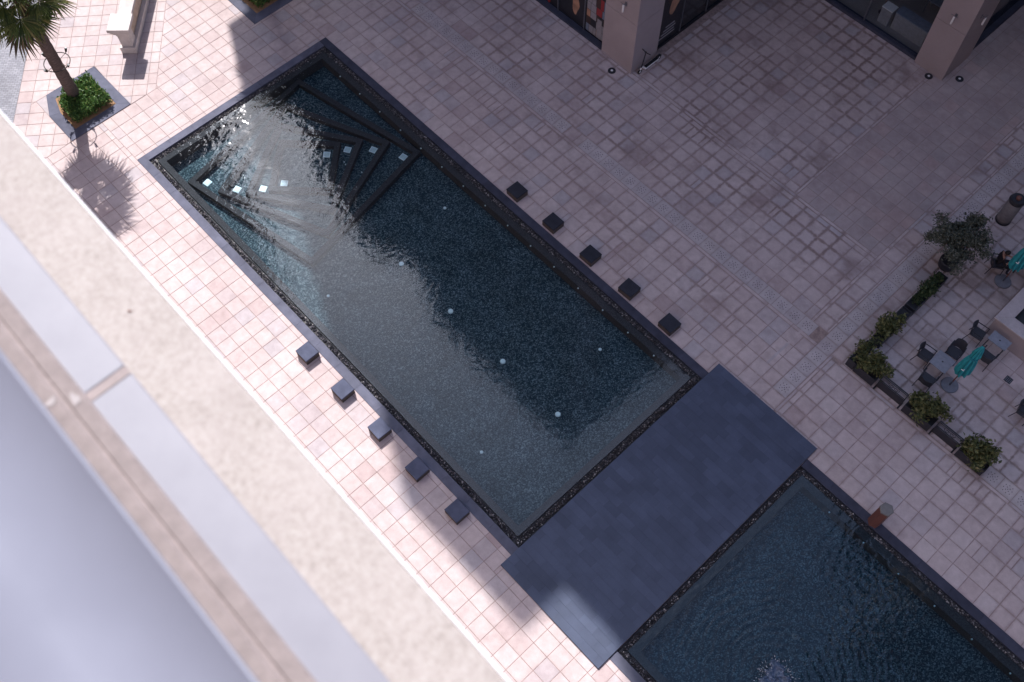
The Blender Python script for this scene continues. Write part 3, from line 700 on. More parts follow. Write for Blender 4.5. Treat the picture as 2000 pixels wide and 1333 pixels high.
def fan_palm(loc, seed, label, height=5.5, lamps=True):
    rn = random.Random(seed)
    o = empty('fan_palm', loc, label=label, cat='palm', group='fan palms in slate planters')
    b = MB(); pts = []; rad = []
    for i in range(30):
        f = i/29; pts.append((0.03*math.sin(f*3+seed), 0.03*math.cos(f*2+seed)-0.03, height*f)); rad.append((0.265-0.055*f)*(1+0.035*(-1)**i))
    b.tube(pts, rad, 18); b.obj('trunk', M['bark'], o, True)
    cr_ = empty('crown', (0, 0, height)); cr_.parent = o
    # thatch skirt of dry leaf bases
    b = MB()
    for _ in range(420):
        a = rn.uniform(0, 2*PI); z = rn.uniform(-1.0, 0.25); r_ = 0.20+0.08*(z+1.0); l = rn.uniform(0.2, 0.5)
        p = Vector((r_*math.cos(a), r_*math.sin(a), z)); q = p+Vector((math.cos(a)*l*0.35, math.sin(a)*l*0.35, -l*0.8)); s = Vector((-math.sin(a), math.cos(a), 0))*0.02
        b.mesh([p+s, p-s, q], [(0, 1, 2)], 0, rn.random())
    b.obj('thatch', M['dead'], cr_)['kind'] = 'stuff'
    b = MB(); b.lathe([(0.20, -0.1), (0.26, 0.1), (0.20, 0.35), (0.05, 0.55)], 14); b.obj('heart', M['frond'], cr_, True)
    n = 32
    for k in range(n):
        f = (k+0.5)/n; el = R(-48+128*f); a = k*2.399963+seed
        me = FD if f < 0.07 else FR[k % 3]
        fo = bpy.data.objects.new('frond', me); COL.objects.link(fo); fo.parent = cr_
        sc = rn.uniform(0.95, 1.35)*(0.98 if f < 0.85 else 0.7)
        m = Matrix.Rotation(a, 4, 'Z') @ Matrix.Rotation(-el, 4, 'Y') @ Matrix.Rotation(rn.uniform(-0.35, 0.35), 4, 'X')
        fo.matrix_local = Matrix.Translation((0, 0, 0.05+0.35*f)) @ m @ Matrix.Scale(sc, 4)
    if lamps:
        l = empty('lamp_ring', (loc[0], loc[1], 2.22), label='iron ring with four spot lamps round the palm trunk', cat='lamp ring')
        b = MB(); b.tube([(0.52*math.cos(2*PI*k/40), 0.52*math.sin(2*PI*k/40), 0) for k in range(41)], 0.02, 8, 0, False); b.obj('ring', M['iron'], l, True)
        for k in range(4):
            a = k*PI/2+0.35; d = Vector((math.cos(a), math.sin(a), 0))
            b = MB(); b.tube([d*0.21, d*0.56], 0.011, 6); b.obj('arm', M['iron'], l)
            b = MB(); b.tube([d*0.54+Vector((0, 0, 0.0)), d*0.60+Vector((0, 0, 0.06))], 0.014, 6); b.tube([d*0.585+Vector((0, 0, 0.02)), d*0.66+Vector((0, 0, 0.17))], [0.035, 0.055], 10)
            sp_ = b.obj('spot_lamp', M['iron'], l, True)
            b = MB(); b.tube([d*0.655+Vector((0, 0, 0.16)), d*0.664+Vector((0, 0, 0.178))], 0.045, 10); b.obj('lens', M['lens'], sp_)
    return o
def tree_planter(x0, x1, y0, y1, label, cut, hz, hedge_label):
    o = empty('planter_border', ((x0+x1)/2, (y0+y1)/2, 0), label=label, cat='planter', group='slate bordered tree planters')
    cx, cy = (x0+x1)/2, (y0+y1)/2; wdt = 0.44
    out = [(x0-cx, y0-cy), (x1-cx, y0-cy), (x1-cx, y1-cy), (x0-cx, y1-cy)]
    inn = [(x0+wdt-cx, y0+wdt-cy), (x1-wdt-cx, y0+wdt-cy), (x1-wdt-cx, y1-wdt-cy), (x0+wdt-cx, y1-wdt-cy)]
    if cut:
        out = [(-4.46-cx, y0-cy)]+out[1:]+[(x0-cx, -10.6-cy)]; inn = [(-4.42-cx+0.12, y0+wdt-cy)]+inn[1:]+[(x0+wdt-cx, -10.42-cy)]
    n = len(out)
    for i in range(n):
        j = (i+1) % n; b = MB(); b.prism([out[i], out[j], inn[j], inn[i]], -0.1, 0.02, 0, 0.004); b.obj('border_slab', M['palecoping'], o)
    b = MB(); b.prism(inn, -0.2, 0.012); b.obj('soil', M['soil'], o)
    hd = empty('box_hedge', (cx+0.02, cy+0.06, 0.0), label=hedge_label, cat='hedge', group='clipped hedges round the palms')
    hx, hy_ = (x1-x0)/2-wdt-0.12, (y1-y0)/2-wdt-0.12
    b = MB()
    def fn():
        while True:
            x, y = random.uniform(-hx, hx), random.uniform(-hy_, hy_); z = random.uniform(0.12, hz)
            if cut and (x+y) < -1.15: continue
            if max(abs(x)/hx, abs(y)/hy_, z/hz) > 0.62: return (x+random.gauss(0, 0.03), y+random.gauss(0, 0.03), z+random.gauss(0, 0.035))
    leaves(b, 5200, fn, 0.105, 0.36, 0.6); b.obj('foliage', M['hedge'], hd)['kind'] = 'stuff'
    b = MB()
    for _ in range(40):
        x, y = random.uniform(-hx, hx)*0.9, random.uniform(-hy_, hy_)*0.9
        if cut and x+y < -1.1: continue
        b.tube([(x, y, 0.0), (x+random.uniform(-.1, .1), y+random.uniform(-.1, .1), hz*0.8)], [0.012, 0.005], 4)
    b.obj('stems', M['twig'], hd)['kind'] = 'stuff'
tree_planter(*PL1, 'slate bordered planter with a cut corner by the grey road', True, 0.50, 'clipped green hedge round the palm beside the road')
tree_planter(*PL2, 'slate bordered planter at the top edge in the shadow', False, 0.50, 'dark green hedge in the shaded planter at the top edge')
fan_palm((-4.40, -9.72, 0.0), 3, 'fan palm leaning out of the top left corner over a hedge')
fan_palm((-4.15, -0.42, 0.0), 5, 'fan palm standing just beyond the top edge in shaded planter', 5.3, False)

# ---------------------------------------------------------------- carved stone pier and wall at the top left
o = empty('carved_wall', (-5.11, -6.73, 0), math.atan2(0.46, 0.43), label='carved cream stone wall with stepped cornice pier near the palm', cat='wall')
def wbox(name, x0, x1, y0, y1, z0, z1, m, c=0.01):
    b = MB(); b.box(x0, x1, y0, y1, z0, z1, 0, c); b.obj(name, M[m], o)
wbox('plinth', -0.33, 0.33, 0.0, 4.5, 0, 0.32, 'cream'); wbox('pier', -0.24, 0.24, 0.10, 0.62, 0.32, 0.95, 'cream')
wbox('wall_panel', -0.15, 0.15, 0.62, 4.4, 0.32, 0.95, 'tanpanel'); wbox('wall_band', -0.2, 0.2, 0.62, 4.4, 0.95, 1.12, 'cream')
for k, (e, z0, z1) in enumerate(((0.03, 0.95, 1.07), (0.09, 1.07, 1.19), (0.16, 1.19, 1.31), (0.23, 1.31, 1.47))):
    wbox('cornice_step', -0.24-e, 0.24+e, 0.10-e, 0.62+e, z0, z1, 'cream')
wbox('wall_cap', -0.3, 0.3, 0.86, 4.4, 1.12, 1.26, 'cream')

# ---------------------------------------------------------------- shop tower (left block) with posters
YF = 8.42
tower = empty('shop_tower', (-6, YF, 0), label='tall beige building with poster covered shop windows and corner pier', cat='building')
tower.location = (0, 0, 0)
def part(name, m, parent, *boxes, c=0.0):
    b = MB()
    for bx in boxes: b.box(*bx, 0, c)
    return b.obj(name, M[m], parent)
part('wall', 'tower', tower, (-23.6, 10.3, YF+0.15, 40, 4.6, 41.2))
part('ground_wall', 'tower', tower, (-23.6, 9.9, YF+0.6, 40, 0, 4.6))
part('added_shadow_bay', 'tower', tower, (-26.1, -23.6, YF+0.15, 20, 26.0, 33.5))  # unseen bay added to widen the tower's shadow across the pool
part('penthouse', 'tower', tower, (-20.9, -15.1, YF+0.15, 22, 41.2, 45.7))
part('penthouse', 'tower', tower, (-9.0, 9.0, YF+0.15, 24, 41.2, 47.5))
for k in range(10): part('floor_band', 'beige', tower, (-23.75, 10.42, YF+0.02, 40.1, 4.6+3.6*k, 4.95+3.6*k))
pier = part('corner_pier', 'beige', tower, (8.84, 10.60, 8.13, 9.70, 0.0, 2.69), (8.84, 10.60, 8.13, 9.70, 2.71, 5.4), (8.84, 10.60, 8.13, 9.70, 5.42, 41.0), (8.86, 10.58, 8.15, 9.68, 2.6, 5.5), c=0.0)
part('pier_skirting', 'beige', tower, (8.82, 10.62, 8.10, 8.13, 0.0, 0.06))
part('shop_plinth', 'coping', tower, (-23.6, 8.84, YF-0.26, YF+0.6, 0.0, 0.10), c=0.008)
for x in (-0.7, 0.9, 2.6, 4.25, 5.9, 7.5): part('mullion', 'frame', tower, (x-0.03, x+0.03, YF-0.06, YF+0.1, 0.10, 4.6))
for x0, x1 in ((-2.3, -0.73), (-0.67, 0.87), (0.93, 2.57), (2.63, 4.22), (4.28, 5.87), (5.93, 7.47), (7.53, 8.84)):
    part('window_pane', 'glassdark', tower, (x0, x1, YF, YF+0.04, 0.10, 4.6))
part('mullion', 'frame', tower, (10.22, 10.46, 9.7, 9.76, 0.0, 4.6))
for y0, y1 in ((9.78, 11.3), (11.34, 13.0), (13.04, 15.0), (15.04, 17.3)):
    part('window_pane', 'glassdark', tower, (10.36, 10.40, y0, y1, 0.12, 4.6)); part('mullion', 'frame', tower, (10.30, 10.44, y1-0.01, y1+0.05, 0.0, 4.6))
part('shop_plinth', 'black', tower, (9.9, 10.46, 9.7, 17.3, 0.0, 0.12))
def flat(parent, name, mat, pts, axis, off, th=0.004):
    """thin printed shape standing on a wall; axis y: pts=(x,z) at y=off facing -y, axis x: pts=(y,z) at x=off facing +x"""
    b = MB(); n = len(pts)
    if axis == 'y': f = [(p[0], off-th, p[1]) for p in pts]; g_ = [(p[0], off, p[1]) for p in pts]
    else: f = [(off+th, p[0], p[1]) for p in pts]; g_ = [(off, p[0], p[1]) for p in pts]
    b.mesh(f+g_, [tuple(range(n))]+[(i, (i+1) % n, n+(i+1) % n, n+i) for i in range(n)])
    return b.obj(name, M[mat], parent)
def rect(x0, x1, z0, z1): return [(x0, z0), (x1, z0), (x1, z1), (x0, z1)]
def blob(cx, cz, rx, rz_, n=18, w=0.08, ph=0.0, rot=0.0):
    out = []
    for k in range(n):
        a = 2*PI*k/n; q = 1+w*math.sin(3*a+ph)+w*0.6*math.sin(5*a+2*ph); x, z = rx*q*math.cos(a), rz_*q*math.sin(a)
        out.append((cx+x*math.cos(rot)-z*math.sin(rot), cz+x*math.sin(rot)+z*math.cos(rot)))
    return out
# poster with a dark portrait
for (x0, x1, s) in ((4.30, 5.85, 1), (5.95, 7.45, 2)):
    ps = flat(tower, 'poster', 'black', rect(x0, x1, 0.16, 3.6), 'y', YF-0.001)
    cx = (x0+x1)/2
    flat(ps, 'printed_face', 'skinprint', blob(cx+0.2, 2.75 if s == 2 else 1.5, 0.27, 0.40, ph=s), 'y', YF-0.006)
    flat(ps, 'printed_hair', 'hairprint', blob(cx+0.05, 3.0 if s == 2 else 1.75, 0.38, 0.36, ph=2+s), 'y', YF-0.011)
    flat(ps, 'printed_shoulder', 'skinprint' if s == 2 else 'red', blob(cx+0.22, 1.15 if s == 2 else 0.7, 0.20, 0.55, ph=1, w=0.12), 'y', YF-0.007)
# collage poster
ps = flat(tower, 'poster', 'black', rect(7.55, 8.82, 0.16, 3.7), 'y', YF-0.001)
cols = ['greyprint', 'blueprint', 'hairprint', 'red', 'skinprint', 'greyprint', 'black', 'blueprint', 'greyprint', 'hairprint', 'hairprint', 'greyprint']
rr = random.Random(4); z = 0.2; i = 0
while z < 2.35:
    x = 7.58; hgt = rr.uniform(0.35, 0.6)
    while x < 8.72:
        wdt = rr.uniform(0.16, 0.36); x1 = min(8.79, x+wdt)
        flat(ps, 'printed_picture', cols[(i*5+rr.randrange(3)) % 12], rect(x+0.01, x1-0.01, z+0.01, min(2.4, z+hgt)-0.01), 'y', YF-0.006); x = x1; i += 1
    z += hgt
flat(ps, 'printed_tower', 'greyprint', rect(8.22, 8.48, 0.2, 1.25), 'y', YF-0.011)
for k in range(5): flat(ps, 'print_line', 'greyprint', rect(7.66+0.05*k, 8.70-0.04*(k % 3), 2.62+0.16*k, 2.67+0.16*k), 'y', YF-0.006)
# poster on the passage side
ps = flat(tower, 'poster', 'black', rect(9.8, 11.28, 0.16, 3.9), 'x', 10.401)
flat(ps, 'printed_face', 'skinprint', blob(10.75, 2.35, 0.33, 0.75, ph=0.7, rot=-0.25, w=0.12), 'x', 10.406); flat(ps, 'printed_hair', 'hairprint', blob(10.42, 2.9, 0.26, 0.6, ph=2.2), 'x', 10.411)
for k in range(4): flat(ps, 'print_line', 'greyprint', rect(9.95+0.12*k, 10.95-0.07*(k % 2), 0.45+0.17*k, 0.52+0.17*k), 'x', 10.406)
# wall lamps
def wall_lamp(loc, rz, label):
    o_ = empty('wall_lamp', loc, rz, label=label, cat='wall lamp', group='tube wall lamps on the stone piers')
    b = MB(); b.box(-0.05, 0.05, -0.02, 0.0, -0.08, 0.08, 0, 0.0); b.obj('wall_plate', M['frame'], o_)
    b = MB(); b.tube([(0, -0.02, 0.03), (0, -0.17, 0.05)], 0.014, 8); b.obj('bracket', M['frame'], o_)
    b = MB(); b.lathe([(0.035, -0.33), (0.042, -0.30), (0.042, 0.02), (0.02, 0.05)], 12, 0, 0, -0.17); b.obj('tube_shade', M['white'], o_, True)
    b = MB(); b.tube([(-0.16, -0.17, 0.08), (0.16, -0.17, 0.08)], 0.012, 6); b.obj('cross_bar', M['frame'], o_)
wall_lamp((9.90, 8.13, 3.42), 0, 'white tube lamp on the pier beside the poster windows')

# ---------------------------------------------------------------- rear shop block with the see-through window
rear = empty('rear_shop', (0, 0, 0), label='rear beige building with dark shop window and wide corner pier', cat='building')
part('wall', 'tower', rear, (10.3, 19.55, 17.75, 48, 4.8, 40)); part('ground_wall', 'tower', rear, (10.3, 12.6, 17.75, 22, 0, 4.8))
for k in range(9): part('floor_band', 'beige', rear, (10.32, 19.68, 17.62, 48.1, 4.8+3.6*k, 5.1+3.6*k))
part('corner_pier', 'beige', rear, (18.44, 19.86, 17.32, 19.27, 0.0, 2.56), (18.44, 19.86, 17.32, 19.27, 2.58, 5.3), (18.44, 19.86, 17.32, 19.27, 5.32, 39.8), (18.46, 19.84, 17.34, 19.25, 2.4, 5.5))
part('shop_plinth', 'coping', rear, (12.6, 18.44, 17.42, 17.70, 0.0, 0.14)); part('shop_plinth', 'coping', rear, (19.3, 19.75, 19.27, 48, 0.0, 0.16))
def glass_mat():
    t = NT('clear shop glass'); lw_ = t.new('ShaderNodeLayerWeight'); lw_.inputs['Blend'].default_value = 0.5
    tr_ = t.new('ShaderNodeBsdfTransparent'); tr_.inputs[0].default_value = (0.88, 0.92, 0.94, 1); gl_ = t.new('ShaderNodeBsdfGlossy'); gl_.inputs['Roughness'].default_value = 0.03
    mx_ = t.new('ShaderNodeMixShader'); t.set(mx_.inputs[0], t.math('ADD', 0.04, t.math('MULTIPLY', t.math('POWER', lw_.outputs['Facing'], 5.0), 0.96))); t.t.links.new(tr_.outputs[0], mx_.inputs[1]); t.t.links.new(gl_.outputs[0], mx_.inputs[2]); t.t.links.new(mx_.outputs[0], t.out.inputs[0]); return t.mat
M['glass'] = glass_mat()
for x0, x1 in ((12.6, 15.5), (15.56, 18.44)): part('window_pane', 'glass', rear, (x0, x1, 17.58, 17.60, 0.14, 4.8))
for x in (12.6, 15.53): part('mullion', 'frame', rear, (x-0.03, x+0.03, 17.55, 17.63, 0.14, 4.8))
for y0, y1 in ((19.27, 22), (22.05, 25), (25.05, 28), (28.05, 48)): part('window_pane', 'glassdark', rear, (19.45, 19.49, y0, y1, 0.16, 4.8))
part('shop_floor', 'tower', rear, (12.6, 19.4, 17.61, 22.0, 0.0, 0.06)); part('back_wall', 'glassdark', rear, (12.6, 19.4, 22.0, 22.3, 0, 4.8))
# shop furniture behind the glass
t_ = empty('display_cabinet', (17.3, 18.35, 0.06), label='pale display counter behind the rear shop window', cat='cabinet')
part('body', 'greyprint', t_, (-0.75, 0.85, -0.22, 0.25, 0.0, 0.85)); part('top', 'blueprint', t_, (-0.78, 0.88, -0.25, 0.28, 0.85, 0.90))
t_ = empty('display_box', (16.15, 18.25, 0.06), label='small white display box beside the pale counter in the shop', cat='display box')
part('body', 'greyprint', t_, (-0.25, 0.25, -0.2, 0.2, 0.0, 0.8)); part('lid', 'white', t_, (-0.27, 0.27, -0.22, 0.22, 0.8, 0.84))
t_ = empty('sign_stand', (15.75, 18.6, 0.06), label='narrow sign stand with striped card in the rear shop', cat='sign')
b = MB(); b.tube([(0, 0, 0), (0, 0, 1.55)], 0.015, 6); b.obj('post', M['wood'], t_); b = MB(); b.lathe([(0.16, 0), (0.16, 0.02), (0.03, 0.03)], 14); b.obj('foot', M['black'], t_)
cdv = part('card', 'white', t_, (-0.3, 0.3, -0.012, 0.012, 1.5, 2.05))
for k in range(3): part('stripe', ('red', 'blueprint', 'red')[k], cdv, (-0.22+0.16*k, -0.15+0.16*k, -0.018, -0.012, 1.56, 1.99))
t_ = empty('display_table', (17.6, 20.2, 0.06), label='blue grey display table deeper inside the rear shop', cat='table')
part('top', 'blueprint', t_, (-0.7, 0.7, -0.35, 0.35, 0.72, 0.77))
for sx in (-0.62, 0.62):
    for sy in (-0.28, 0.28): part('leg', 'frame', t_, (sx-0.03, sx+0.03, sy-0.03, sy+0.03, 0, 0.72))
wall_lamp((19.15, 17.32, 3.15), 0, 'tube lamp on the front of the rear corner pier'); wall_lamp((19.86, 18.0, 3.15), PI/2, 'tube lamp round the side of the rear corner pier')
def uplight(x, y, label):
    o_ = empty('ground_light', (x, y, 0.0), label=label, cat='ground light', group='round ground lights by the stone piers')
    b = MB(); b.lathe([(0.17, -0.02), (0.17, 0.02), (0.13, 0.03)], 20); b.obj('bezel', M['black'], o_); b = MB(); b.lathe([(0.055, 0.03), (0.05, 0.036)], 14); b.obj('lens', M['white'], o_)
uplight(9.93, 7.66, 'round ground light beside the poster pier'); uplight(19.34, 17.12, 'round ground light in front of the rear corner pier'); uplight(20.32, 17.93, 'round ground light beside the rear corner pier')

# ---------------------------------------------------------------- kick scooter
sc = empty('kick_scooter', (10.84, 9.0, 0), label='black and white kick scooter parked against the poster pier', cat='scooter')
def wheel(y, name):
    b = MB(); b.tube([(-0.025, y, 0.11), (0.025, y, 0.11)], 0.11, 18); w_ = b.obj('wheel', M['rubber'], sc); b = MB(); b.tube([(-0.028, y, 0.11), (0.028, y, 0.11)], 0.045, 12); b.obj('hub', M['white'], w_)
wheel(-0.60, 'f'); wheel(0.60, 'r')
b = MB(); b.box(-0.085, 0.085, -0.33, 0.50, 0.10, 0.16, 0, 0.01); dk = b.obj('deck', M['white'], sc); b = MB(); b.box(-0.072, 0.072, -0.28, 0.48, 0.16, 0.167, 0); b.obj('grip_mat', M['rubber'], dk)
b = MB(); b.tube([(0, -0.62, 0.13), (0, -0.50, 0.32), (0, -0.33, 0.13)], 0.032, 8); b.obj('neck', M['white'], sc)
b = MB(); b.tube([(0, -0.54, 0.2), (0, -0.36, 1.06)], 0.025, 8); b.obj('stem', M['black'], sc)
b = MB(); b.tube([(-0.23, -0.33, 1.08), (0, -0.36, 1.06), (0.23, -0.33, 1.08)], 0.02, 8); hb = b.obj('handlebar', M['rubber'], sc); b = MB(); b.box(-0.04, 0.04, -0.40, -0.33, 1.06, 1.10); b.obj('display', M['black'], hb)
b = MB(); b.box(-0.05, 0.05, 0.44, 0.66, 0.215, 0.235); b.obj('rear_mudguard', M['black'], sc)

# ---------------------------------------------------------------- cafe terrace
def make_chair():
    o_ = empty('armchair', (0, 0, 0), cat='chair', group='dark woven terrace chairs')
    for sx in (-1, 1):
        b = MB(); b.tube([(0.24, 0.25*sx, 0.0), (0.22, 0.235*sx, 0.66)], 0.014, 6); b.obj('leg', M['black'], o_)
        b = MB(); b.tube([(-0.30, 0.25*sx, 0.0), (-0.22, 0.235*sx, 0.44), (-0.23, 0.235*sx, 0.62)], 0.014, 6); b.obj('leg', M['black'], o_)
        b = MB(); b.tube([(0.24, 0.245*sx, 0.66), (-0.05, 0.25*sx, 0.665), (-0.25, 0.235*sx, 0.68)], 0.020, 6); b.obj('armrest', M['black'], o_)
    b = MB(); b.box(-0.22, 0.23, -0.225, 0.225, 0.415, 0.455, 0, 0.012); b.obj('seat', M['chair'], o_)
    vs = []; fs = []; n = 8
    for j, (z, t0) in enumerate(((0.44, 0.0), (0.62, 0.03), (0.80, 0.07), (0.86, 0.09))):
        for k in range(n+1):
            f = k/n*2-1; x = -0.24-t0+0.07*f*f; y = 0.235*f*(1-0.06*j)
            vs += [(x, y, z), (x-0.022, y, z)]
    st = 2*(n+1)
    for j in range(3):
        for k in range(n):
            a = j*st+2*k; fs += [(a, a+2, a+st+2, a+st), (a+1, a+st+1, a+st+3, a+3)]
    for k in range(n): a = 3*st+2*k; fs.append((a, a+2, a+3, a+1)); a = 2*k; fs.append((a, a+1, a+3, a+2))
    for j in range(3):
        a = j*st; fs.append((a, a+st, a+st+1, a+1)); a = j*st+2*n; fs.append((a, a+1, a+st+1, a+st))
    b = MB(); b.mesh(vs, fs); b.obj('backrest', M['chair'], o_)
    return o_
chair0 = make_chair()
spots = [((27.18, 5.93), 0.08, 'dark armchair with its back to the planters at the square table'),
         ((27.80, 5.18), PI/2+0.06, 'dark armchair nearest the low railing at the square table'),
         ((27.82, 6.78), -PI/2+0.1, 'dark armchair across the square table from the railing'),
         ((27.95, 8.02), 0.1, 'dark armchair against the pale counter corner'),
         ((28.70, 7.45), PI/2, 'dark armchair in front of the counter table'),
         ((26.72, 11.02), R(35), 'dark armchair the seated person sits on'),
         ((30.85, 6.62), 0.1, 'dark armchair cut off by the right edge below the closed parasol')]
for i, ((x, y), a, lab) in enumerate(spots):
    o_ = chair0 if i == 0 else copy_tree(chair0)
    o_.location = (x, y, 0); o_.rotation_euler = (0, 0, a); o_['label'] = lab
def table(x, y, wx, wy, label, hole=True):
    o_ = empty('cafe_table', (x, y, 0), label=label, cat='table', group='square grey cafe tables')
    b = MB(); b.box(-wx/2, wx/2, -wy/2, wy/2, 0.70, 0.735, 0, 0.008); tp = b.obj('table_top', M['tabletop'], o_)
    if hole: b = MB(); b.lathe([(0.03, 0.735), (0.03, 0.742), (0.02, 0.745)], 12); b.obj('parasol_hole_cap', M['black'], tp)
    for sx in (-1, 1):
        for sy in (-1, 1): b = MB(); b.tube([(sx*(wx/2-0.05), sy*(wy/2-0.05), 0), (sx*(wx/2-0.06), sy*(wy/2-0.06), 0.70)], 0.02, 6); b.obj('leg', M['black'], o_)
table(27.77, 5.95, 0.66, 0.68, 'square grey cafe table beside the closed teal parasol')
table(28.66, 8.12, 0.72, 0.46, 'grey table pushed against the pale counter')
table(27.60, 11.75, 0.66, 0.66, 'grey cafe table in front of the seated person')
def parasol(x, y, top, label, white_mark=True):
    o_ = empty('closed_parasol', (x, y, 0), label=label, cat='parasol', group='closed teal parasols')
    b = MB(); b.lathe([(0.30, 0), (0.315, 0.03), (0.30, 0.07), (0.06, 0.09)], 28); bs = b.obj('base', M['concrete'], o_); b = MB(); b.tube([(0, 0, 0.09), (0, 0, 0.36)], 0.035, 10); b.obj('socket', M['frame'], bs)
    b = MB(); b.tube([(0, 0, 0.09), (0, 0, top)], 0.022, 10); b.obj('pole', M['wood'], o_)
    b = MB(); vs = []; fs = []; n = 64
    prof = [(1.08, 0.20), (1.18, 0.215), (1.5, 0.205), (1.85, 0.18), (2.1, 0.15), (2.25, 0.115), (2.4, 0.14), (2.7, 0.105), (top-0.08, 0.05), (top, 0.01)]
    for j, (z, r_) in enumerate(prof):
        for k in range(n):
            a = 2*PI*k/n; fold = 1+0.28*math.sin(8*a+0.4*j)*(1 if j < 8 else 0.3); zz = z+(0.05*math.sin(8*a+1)+0.03*math.sin(5*a) if j == 0 else 0)
            vs.append((r_*fold*math.cos(a), r_*fold*math.sin(a), zz))
    ms = []
    for j in range(len(prof)-1):
        for k in range(n): fs.append((j*n+k, j*n+(k+1) % n, (j+1)*n+(k+1) % n, (j+1)*n+k)); ms.append(0 if math.sin(8*(2*PI*k/n)+0.4*j) > -0.2 else 1)
    fs.append(tuple(range((len(prof)-1)*n, len(prof)*n))); ms.append(0)
    b.mesh(vs, fs); b.m = ms; cn = b.obj('canopy', [M['teal'], M['tealdark']], o_, True)
    b = MB(); b.lathe([(0.16, 2.20), (0.165, 2.23), (0.16, 2.27)], 24); b.obj('tie_strap', M['tealdark'], cn)
    if white_mark:
        b = MB(); a = math.atan2(-21, 0.6)
        for (dy, z, l, hgt) in ((0.0, 1.60, 0.10, 0.022), (0.03, 1.64, 0.025, 0.07)):
            b.box(-l/2+dy, l/2+dy, -0.272, -0.25, z, z+hgt)
        b.obj('printed_mark', M['white'], cn)
parasol(28.46, 5.84, 3.05, 'closed teal parasol on a round base beside the square table')
parasol(27.28, 10.83, 3.05, 'closed teal parasol at the right edge by the seated person')
# planters, railings, shrubs
def shrub(loc, rx, ry, rz_, n, label, mat='shrub', size=0.15, cat='shrub', group='leafy shrubs in the charcoal planters'):
    o_ = empty('leafy_shrub', loc, label=label, cat=cat, group=group)
    b = MB()
    cl = [(random.gauss(0, rx*0.5), random.gauss(0, ry*0.5), random.uniform(0.15, 1)*rz_) for _ in range(26)]
    def fn():
        c = random.choice(cl); return (c[0]+random.gauss(0, 0.085), c[1]+random.gauss(0, 0.085), max(0.02, c[2]+random.gauss(0, 0.09)))
    leaves(b, n, fn, size, 0.30, 0.5); b.obj('foliage', M[mat], o_)['kind'] = 'stuff'
    b = MB()
    for c in cl: b.tube([(c[0]*0.25, c[1]*0.25, -0.06), (c[0]*0.5, c[1]*0.5, c[2]*0.5), c], [0.012, 0.008, 0.004], 4)
    b.obj('stems', M['twig'], o_)['kind'] = 'stuff'
def planter(x0, x1, y0, y1, label):
    o_ = empty('planter_box', ((x0+x1)/2, (y0+y1)/2, 0), label=label, cat='planter', group='charcoal planter boxes round the terrace')
    hx, hy_ = (x1-x0)/2, (y1-y0)/2; H_ = 0.47; t = 0.025
    for nm, bx in (('side_panel', (-hx, hx, -hy_, -hy_+t)), ('side_panel', (-hx, hx, hy_-t, hy_)), ('end_panel', (-hx, -hx+t, -hy_+t, hy_-t)), ('end_panel', (hx-t, hx, -hy_+t, hy_-t))):
        part(nm, 'planter', o_, (*bx, 0.0, H_))
    part('soil', 'bed', o_, (-hx+t, hx-t, -hy_+t, hy_-t, 0.0, H_-0.07))
planter(25.42, 25.84, 7.12, 9.15, 'long charcoal planter with dark hedge next to the olive pot'); shrub((25.63, 8.15, 0.42), 0.17, 0.75, 0.36, 1300, 'dark leafy hedge in the planter next to the olive tree', 'darkhedge', 0.11)
planter(25.42, 25.84, 5.18, 6.98, 'charcoal planter with one bushy shrub between hedge and corner'); shrub((25.62, 5.75, 0.42), 0.30, 0.50, 0.60, 1000, 'bushy green shrub in the planter before the corner', 'shrub', 0.14)
planter(25.40, 25.72, 3.82, 4.90, 'short charcoal planter forming the terrace corner'); 
planter(25.74, 26.58, 3.80, 4.22, 'charcoal planter facing the pool at the terrace corner'); shrub((26.18, 4.12, 0.42), 0.42, 0.36, 0.55, 1200, 'olive green shrub spilling over the corner planter', 'shrub', 0.15)
shrub((25.56, 4.4, 0.42), 0.14, 0.4, 0.3, 420, 'low dark foliage in the short corner planter', 'shrub', 0.13)
planter(27.86, 28.98, 3.80, 4.22, 'charcoal planter between the two railings'); shrub((28.42, 4.06, 0.42), 0.46, 0.36, 0.62, 1300, 'olive green shrub between the two railings', 'shrub', 0.15)
planter(30.12, 31.18, 3.78, 4.20, 'charcoal planter at the end of the railings near pool'); shrub((30.66, 4.04, 0.42), 0.46, 0.36, 0.60, 1300, 'olive green shrub in the end planter of the row', 'shrub', 0.15)
def railing(x0, x1, y, label):
    o_ = empty('low_railing', (x0, y, 0), label=label, cat='railing', group='low black terrace railings'); L = x1-x0
    for x in (0.0, L): b = MB(); b.box(x-0.018, x+0.018, -0.018, 0.018, 0, 0.92); b.obj('post', M['black'], o_)
    part('rail', 'black', o_, (0.018, L-0.018, -0.018, 0.018, 0.885, 0.92)); part('rail', 'black', o_, (0.018, L-0.018, -0.012, 0.012, 0.80, 0.82)); part('rail', 'black', o_, (0.018, L-0.018, -0.012, 0.012, 0.50, 0.525))
    part('panel', 'planter', o_, (0.018, L-0.018, -0.03, -0.019, 0.06, 0.50))
    for s in (-1, 1):
        pts = [(L/2+s*(0.03+0.10*f)*math.cos(f*7)+s*0.10, 0, 0.66+(0.03+0.07*f)*math.sin(f*7)) for f in [k/18 for k in range(19)]]
        b = MB(); b.tube(pts, 0.010, 5); b.obj('scroll', M['black'], o_)
    part('foot', 'black', o_, (-0.03, 0.03, -0.16, 0.16, 0, 0.02), (L-0.03, L+0.03, -0.16, 0.16, 0, 0.02))
railing(26.70, 27.74, 3.93, 'low black railing with scroll next to the corner planter'); railing(29.08, 30.02, 3.93, 'low black railing with scroll nearer the end planter')
